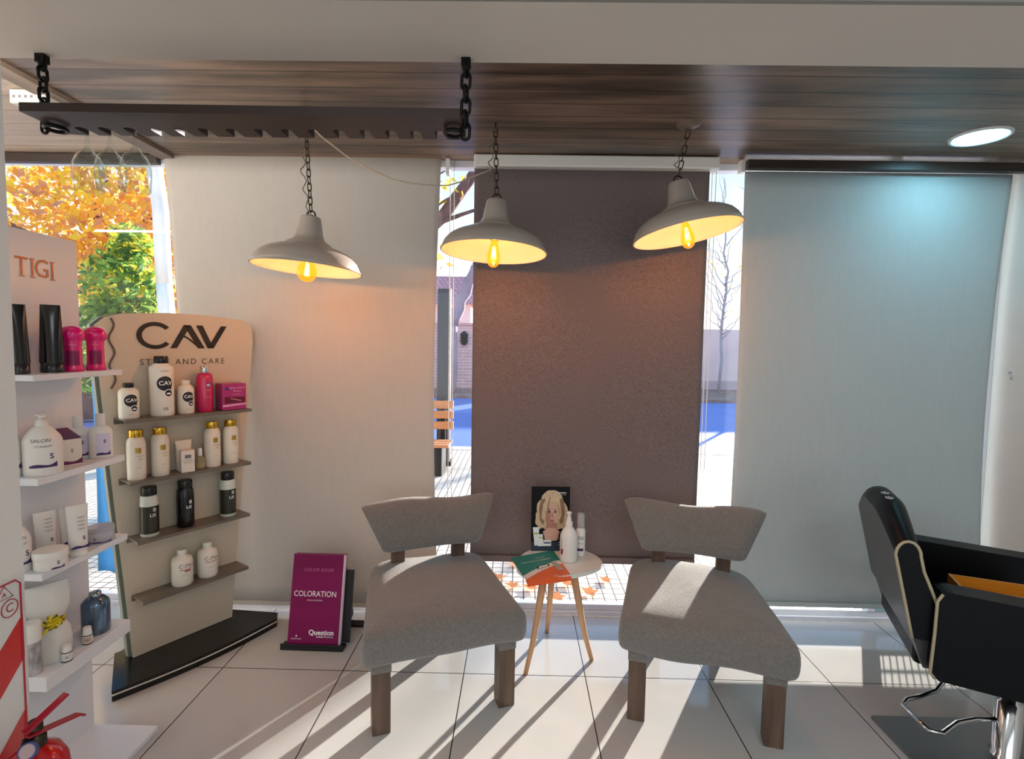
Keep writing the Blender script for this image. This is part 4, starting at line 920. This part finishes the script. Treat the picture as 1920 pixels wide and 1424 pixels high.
def flatbot(label, x, y, z, h):
    t = bottle('oil_bottle', label, 'bottle', (x, y, z), .038, [(.96, 0), (1, .004), (1, h*.58), (.85, h*.68), (.42, h*.74)], plast, [(.42, h*.74), (.44, h*.75), (.40, h)], plast, lookat(x, y), .62, 'flat white bottles on the second shelf')
    def f(b):
        w_ = wrap(.038, .62); wrect(b, -.016, .032, .012, h*.56, w_, 2); w2 = wrap(.0384, .62); wave(b, w2, -.016, .032, .012, .016, 0); wtext(b, 'S', .018, w2, .012, h*.38, 0, bold=.0006)
    decal(t, [purple, greyink, mat('lilac_label', (214, 208, 230), .4)], fnb=f)
flatbot('flat white bottle behind, close to the panel edge on the second shelf', -1.70, 2.02, Z2, .165)
flatbot('flat white bottle at the open end of the second shelf', -1.632, 2.045, Z2, .172)
pump('white pump bottle cut by the partition on the third shelf', -1.682, 1.738, Z3, .034, .19)
def wt(label, x, y, z, h):
    rz = lookat(x, y)+.25
    def f(b):
        b.T = Matrix.Translation((0, -.027, 0)) @ Matrix.Rotation(pi/2-.12, 4, 'X'); w_ = lambda a, c: (a, c, .006)
        wave(b, w_, -.028, .028, .03, .016, 0); wtext(b, 'S', .018, w_, .012, .065, 0, bold=.0005)
        for k in range(4): wtext(b, 'repair', .010, w_, .006, .10+.014*k, 1)
    tube_product(label, (x, y, z), .066, h, plast, plast, rz, 'white tubes on the third shelf', .024, ([purple, greyink], f))
wt('white purple-marked tube nearest the wall on the third shelf', -1.695, 1.855, Z3, .165)
wt('white purple-marked tube in the middle of three on the third shelf', -1.665, 1.925, Z3, .162)
wt('white purple-marked tube standing in front at the third shelf edge', -1.598, 1.880, Z3, .185)
t = bottle('cream_jar', 'wide white jar at the front of the third shelf', 'jar', (-1.604, 1.772, Z3), .047, [(.97, 0), (1, .004), (1, .036)], plast, [(1.03, .036), (1.05, .038), (1.05, .058), (1.0, .062)], plast, lookat(-1.61, 1.77))
decal(t, [purple], fnb=lambda b: (wave(b, wrap(.047), .0, .04, .004, .01), wtext(b, 'S', .016, wrap(.047), .02, .024, bold=.0005)))
t = bottle('clear_jar', 'low clear jar at the open end of the third shelf', 'jar', (-1.622, 2.015, Z3), .045, [(.97, 0), (1, .003), (1, .042)], clear('jar_plastic', (226, 226, 232), .1, 1.45, body=.5), [(1.02, .042), (1.04, .043), (1.04, .058), (1, .06)], clear('jar_plastic'), lookat(-1.62, 2.0))
decal(t, [purple], fnb=lambda b: (wave(b, wrap(.045), -.035, .035, .004, .008), wtext(b, 'S', .014, wrap(.045), -.02, .02, bold=.0005)))
# bottom shelf
t = thing('gift_pouch', 'frosted pouch tied with a yellow ribbon on the bottom shelf', 'pouch', (-1.668, 1.822, Z4), lookat(-1.65, 1.83)+.2)
def fn(u, v):
    a = 2*pi*u; w_ = .062*(1+.06*sin(3*v*3.1))*(1-.30*max(0, 1-abs(v-.52)/.14)) ; d = .045*(1-v)**.5*(1-.3*max(0, 1-abs(v-.52)/.14))+.004
    return (w_*cos(a)*(1+.05*sin(4*a+5*v)), d*sin(a)*(1+.08*cos(5*a)), .275*v)
MB().grid(fn, 32, 20).build('bag', mat('frosted_bag', (232, 231, 226), .3, trl=.12), t)
b = MB(); b.tube([(.045*cos(a), .036*sin(a), .143) for a in [2*pi*k/20 for k in range(20)]], .005, 6, 0, True)
for k in range(9):
    a = k*.7; b.tube([(.008, -.035, .145), (.008+.028*cos(a), -.046-.008*sin(2*a), .145+.024*sin(a)), (.008+.012*cos(a+.5), -.045, .145+.012*sin(a+.5))], .0055, 6)
b.tube([(0, -.04, .145), (-.018, -.045, .12), (-.04, -.042, .10)], .005, 6); b.build('ribbon', mat('ribbon_yellow', (238, 214, 40), .4), t)
t = bottle('glass_flask', 'blue-grey glass flask at the open end of the bottom shelf', 'flask', (-1.645, 2.005, Z4), .047, [(.96, 0), (1, .005), (1, .112), (.95, .122), (.62, .138), (.4, .142)], mat('flask_glass', (92, 112, 136), .1, .55, var=.35, vs=(40, 40, 12)), [(.42, .142), (.44, .144), (.42, .158), (.3, .158), (.28, .15)], mat('flask_steel', (160, 168, 176), .2, 1), lookat(-1.64, 2.0))
def smallb(label, x, y, h, cm):
    t = bottle('drop_bottle', label, 'bottle', (x, y, Z4), .0165, [(.96, 0), (1, .002), (1, .032)], plast, [(.98, .033), (.95, .035), (.78, h)], plast, lookat(x, y), group='small bottles on the bottom shelf')
    MB().lathe([(.0168, .0), (.017, .001), (.017, .004)], 24).build('band', ink, t); MB().lathe([(.0166, .0315), (.0172, .032), (.0172, .0345), (.0166, .035)], 24).build('neck_band', ink, t)
    decal(t, [cm, greyink], fnb=lambda b: (wrect(b, -.014, .014, .008, .028, wrap(.0165)), wtext(b, 'fix', .009, wrap(.0168), 0, .018, 1, bold=.0003)))
smallb('tiny white bottle with tan label beside the glass flask', -1.612, 1.922, .062, mat('tan_label', (190, 168, 146), .5))
smallb('tiny white bottle in front of the ribboned pouch', -1.596, 1.812, .055, mat('pale_label', (214, 212, 214), .5))
t = bottle('tall_jar', 'pale jar by the partition on the bottom shelf', 'jar', (-1.650, 1.735, Z4), .026, [(.96, 0), (1, .003), (1, .115)], mat('grey_label_jar', (170, 166, 168), .4, var=.5, vs=(60, 60, 30)), [(1.05, .115), (1.08, .117), (1.08, .175), (1.0, .178)], plast, 0)

# ------------------------------------------------------------------ fire sign and extinguisher
t = thing('fire_sign', 'red and white striped fire extinguisher sign on the partition', 'sign', (-1.2195, 1.11, .60))
b = MB(); b.T = R
def SP_(poly, mi, e): b.add([(x, z, e) for x, z in poly], [tuple(range(len(poly)))], mi)
MB().box(0, .003, -.15, .156, 0, .452).build('board', mat('sign_white', (216, 212, 208), .4), t)
def clip(poly, x0, x1, z0, z1):
    def cl(P, ins, it):
        o = []
        for i in range(len(P)):
            a, c = P[i-1], P[i]
            if ins(c):
                if not ins(a): o.append(it(a, c))
                o.append(c)
            elif ins(a): o.append(it(a, c))
        return o
    def ix(v): return lambda a, c: (v, a[1]+(c[1]-a[1])*(v-a[0])/(c[0]-a[0]))
    def iz(v): return lambda a, c: (a[0]+(c[0]-a[0])*(v-a[1])/(c[1]-a[1]), v)
    for ins, it in ((lambda p: p[0] >= x0, ix(x0)), (lambda p: p[0] <= x1, ix(x1)), (lambda p: p[1] >= z0, iz(z0)), (lambda p: p[1] <= z1, iz(z1))):
        if poly: poly = cl(poly, ins, it)
    return poly
for k in range(-3, 3):
    z0 = .270+k*.237
    q = clip([(-.15, z0-.62*.0-.22), (.152, z0+.085-.005), (.152, z0+.085-.115), (-.15, z0-.335)], -.148, .150, .008, .36)
    if len(q) > 2: SP_(q, 0, .0036)
b.build('stripes', red, t)
b = MB(); b.T = R
b.tube([(-.14, .012, .004), (.134, .012, .004), (.146, .024, .004), (.146, .428, .004), (.134, .44, .004), (-.14, .44, .004)], .0022, 5)
b.tube([(.117+.021*cos(a), .378+.021*sin(a), .004) for a in [2*pi*k/24 for k in range(24)]], .0012, 5, 0, True)
b.tube([(.083, .405, .004), (.127, .405, .004), (.105, .437, .004)], .0012, 5, 0, True)
flat_text(b, 'C', .030, Matrix.Translation((.117, .378, .0036))); flat_text(b, 'A', .017, Matrix.Translation((.105, .415, .0036)))
b.build('symbols', crimson, t)
t = thing('fire_extinguisher', 'red fire extinguisher below the striped sign', 'extinguisher', (-1.135, 1.195, .12))
MB().solid([(.058, 0), (.064, .01), (.064, .46), (.060, .495), (.046, .525), (.022, .540)], 36).build('cylinder', mat('extinguisher_red', (190, 16, 20), .2, coat=.5), t)
MB().solid([(.02, .538), (.02, .565), (.014, .568), (.014, .60)], 20).build('valve', brass, t)
b = MB(); b.bar((.005, -.035, .594), (.035, .049, .636), .020, .006); b.build('squeeze_lever', mat('lever_red', (150, 18, 38), .3), t, bevel=.002)
b = MB(); b.bar((.005, -.03, .582), (.033, .082, .558), .020, .006); b.bar((.033, .082, .558), (.035, .094, .548), .020, .006); b.build('carry_handle', mat('lever_red', (150, 18, 38), .3), t, bevel=.002)
b = MB(); b.T = Matrix.Translation((.026, -.045, .562)) @ Matrix.Rotation(radians(60), 4, 'X') @ Matrix.Rotation(radians(20), 4, 'Y'); b.solid([(.017, 0), (.019, .002), (.019, .012), (.016, .014)], 24); g_ = b.build('pressure_gauge', mat('gauge_blue', (70, 84, 130), .3, .3), t)
b = MB(); b.T = Matrix.Translation((.026, -.045, .562)) @ Matrix.Rotation(radians(60), 4, 'X') @ Matrix.Rotation(radians(20), 4, 'Y'); b.disc(.0145, .0145, 24); b.build('dial', mat('dial_pale', (170, 140, 138), .5), g_)
b = MB(); b.tube([(.0, -.02, .57), (.02, -.07, .52), (.03, -.09, .4), (.03, -.085, .2), (.03, -.07, .1)], .011, 10); b.build('hose', blackm, t)
MB().box(-.082, -.058, -.03, .03, .3, .42).build('wall_bracket', iron, t)
b = MB(); fnw = wrap(.0645, ang=radians(-60)); wrect(b, -.05, .05, .15, .36, fnw, 0, 12); b.build('instruction_label', [whiteink, crimson], t)

# ------------------------------------------------------------------ salon chair
leather = mat('black_leather', (5, 7, 11), .42, bump=.06, bs=(160, 160, 160), spec=.18); pipe = mat('cream_piping', (176, 164, 134), .5)
grey_l = mat('grey_leather', (62, 62, 64), .4, bump=.08, bs=(160, 160, 160))
sc_a = radians(-22); K = .926; KZ = CAMH*(1-K)
t = thing('salon_chair', 'black leather salon chair with cream piping at right', 'chair', (2.05*K, 2.10*K, 0), sc_a)
KT = Matrix.Translation((0, 0, KZ)) @ Matrix.Scale(K, 4)
IM0 = (Matrix.Translation((2.05, 2.10, 0)) @ Matrix.Rotation(sc_a, 4, 'Z')).inverted()
IM = (Matrix.Translation((2.05*K, 2.10*K, 0)) @ Matrix.Rotation(sc_a, 4, 'Z')).inverted()
orr = IM0 @ Vector((1.825, 2.434, 0)); fx0, sy0 = orr.x, orr.y     # local x forward, y to the far side; origin of back at fx0, sy0
def KB(T=None):
    b = MB(); b.T = KT @ T if T else KT; return b
def topz(s): return .975-.115*max(0, (abs(s)-.10)/.26)**1.3
def back_sec(s):
    zt = topz(s); k = max(0, (abs(s)-.1)/.26)
    rear = lambda z: fx0-.075-.22*(z-.48); fro = lambda z: fx0+.035-.20*(z-.48)-.03*k*min(1, max(0, (z-.6)/.15))
    pts = [(rear(.46+(zt-.52)*q/6), .46+(zt-.52)*q/6) for q in range(7)]
    xr, xf = rear(zt-.06), fro(zt-.06); c = (xr+xf)/2; hw_ = (xf-xr)/2
    for q in range(1, 8): a = pi-pi*q/8; pts.append((c+hw_*cos(a), zt-.06+.06*sin(a)))
    return pts+[(fro(.46+(zt-.52)*q/6), .46+(zt-.52)*q/6) for q in range(6, -1, -1)]
ss = [-.36, -.35, -.33, -.30, -.26, -.22, -.18, -.14, -.1, -.05, 0, .05, .1, .14, .18, .22, .26, .3, .33, .35, .36]
b = KB(); secs = [[(p[0], sy0+s, p[1]) for p in back_sec(s)] for s in ss]; n = len(secs[0]); vs = [p for q in secs for p in q]
for lo_i, hi_i, mi in ((0, 6, 1), (6, n-1, 0)):
    w_ = hi_i-lo_i+1; sub = [q[i] for q in secs for i in range(lo_i, hi_i+1)]
    b.add(sub, [(j*w_+i, (j+1)*w_+i, (j+1)*w_+i+1, j*w_+i+1) for j in range(len(ss)-1) for i in range(w_-1)], mi, True)
b.add(secs[0], [tuple(range(n))], 0); b.add(secs[-1], [tuple(range(n))[::-1]], 0)
b.build('backrest', [leather, grey_l], t)
for s in (-.362,):
    b = KB(); b.tube([(p[0], sy0+s, p[1]) for p in back_sec(s)], .006, 8); b.build('piping', pipe, t)
for q in (-.06, .01):
    zt = topz(q-.06); cx_ = fx0-.02-.21*(zt-.48)
    b = KB(); b.tube([(cx_+.014*cos(a), sy0+q-.06+.014*sin(a), zt+.002) for a in [2*pi*k/16 for k in range(16)]], .003, 6, 0, True); b.build('eyelet', chrome, t)
for s0, s1 in ((-.385, -.28), (.28, .385)):
    b = KB(Matrix.Translation((0, sy0+s1, 0)) @ Matrix.Rotation(pi/2, 4, 'X'))
    x0, x1 = fx0+.0, fx0+.56
    b.prism([(x0+.0, .655), (x0+.03, .682), (x1, .655), (x1+.02, .61), (x1, .28), (x0+.02, .315), (x0-.01, .34)], 0, s1-s0); b.build('armrest', leather, t, bevel=.02)
    s = s0-.003 if s0 < 0 else s1+.003
    b = KB(); b.tube([(x0+.012, sy0+s, .672), (x0-.004, sy0+s, .64), (x0-.006, sy0+s, .5), (x0-.012, sy0+s, .345), (x0+.004, sy0+s, .325)], .006, 8); b.build('piping', pipe, t)
KB().box(fx0-.04, fx0+.55, sy0-.28, sy0+.28, .31, .47).build('seat', leather, t, bevel=.02)
b = KB(Matrix.Translation((0, sy0+.33, 0)) @ Matrix.Rotation(pi/2, 4, 'X')); b.prism([(fx0-.075, .50), (fx0+.0, .50), (fx0+.02, .33), (fx0-.02, .33)], 0, .66); b.build('rear_skirt', grey_l, t, bevel=.006)
cq = IM @ Vector((1.985, 2.07, 0))
MB().solid([(.055, .0), (.055, .02), (.045, .03), (.045, .24), (.033, .245), (.033, .42)], 32, c=(cq.x, cq.y, .0)).build('hydraulic_column', chrome, t)
bl = [IM @ Vector(p) for p in ((1.588, 2.283, 0), (1.588, 1.75, 0), (2.38, 1.75, 0), (2.38, 2.283, 0))]
MB().prism([(p.x, p.y) for p in bl], 0, .014).build('base_plate', mat('brushed_steel', (140, 144, 146), .35, .8), t, bevel=.003)
b = MB(); pts = [IM @ Vector(p) for p in ((1.93, 2.24, .41), (1.90, 2.25, .25), (1.829, 2.239, .165), (1.75, 2.22, .15), (1.674, 2.198, .15), (1.632, 2.160, .15), (1.627, 2.08, .15), (1.627, 2.01, .15), (1.671, 2.0, .15), (1.779, 2.062, .15), (1.87, 2.085, .15), (1.96, 2.075, .16))]
b.tube(pts, .009, 10); b.build('foot_bar', chrome, t)
t = thing('wooden_tray', 'narrow orange wooden box resting on the black salon chair seat', 'tray', (1.757, 2.10, KZ+.471*K+.001), sc_a)
wo = mat('orange_wood', (206, 132, 34), .35, var=.15, vs=(4, 30, 30))
for nm, a in (('side_panel', (0, .40, -.075, -.066)), ('side_panel', (0, .40, .066, .075)), ('end_panel', (0, .009, -.066, .066)), ('end_panel', (.391, .40, -.066, .066))): MB().box(a[0], a[1], a[2], a[3], 0, .158).build(nm, wo, t)
MB().box(.009, .391, -.066, .066, 0, .10).build('bottom', wo, t)
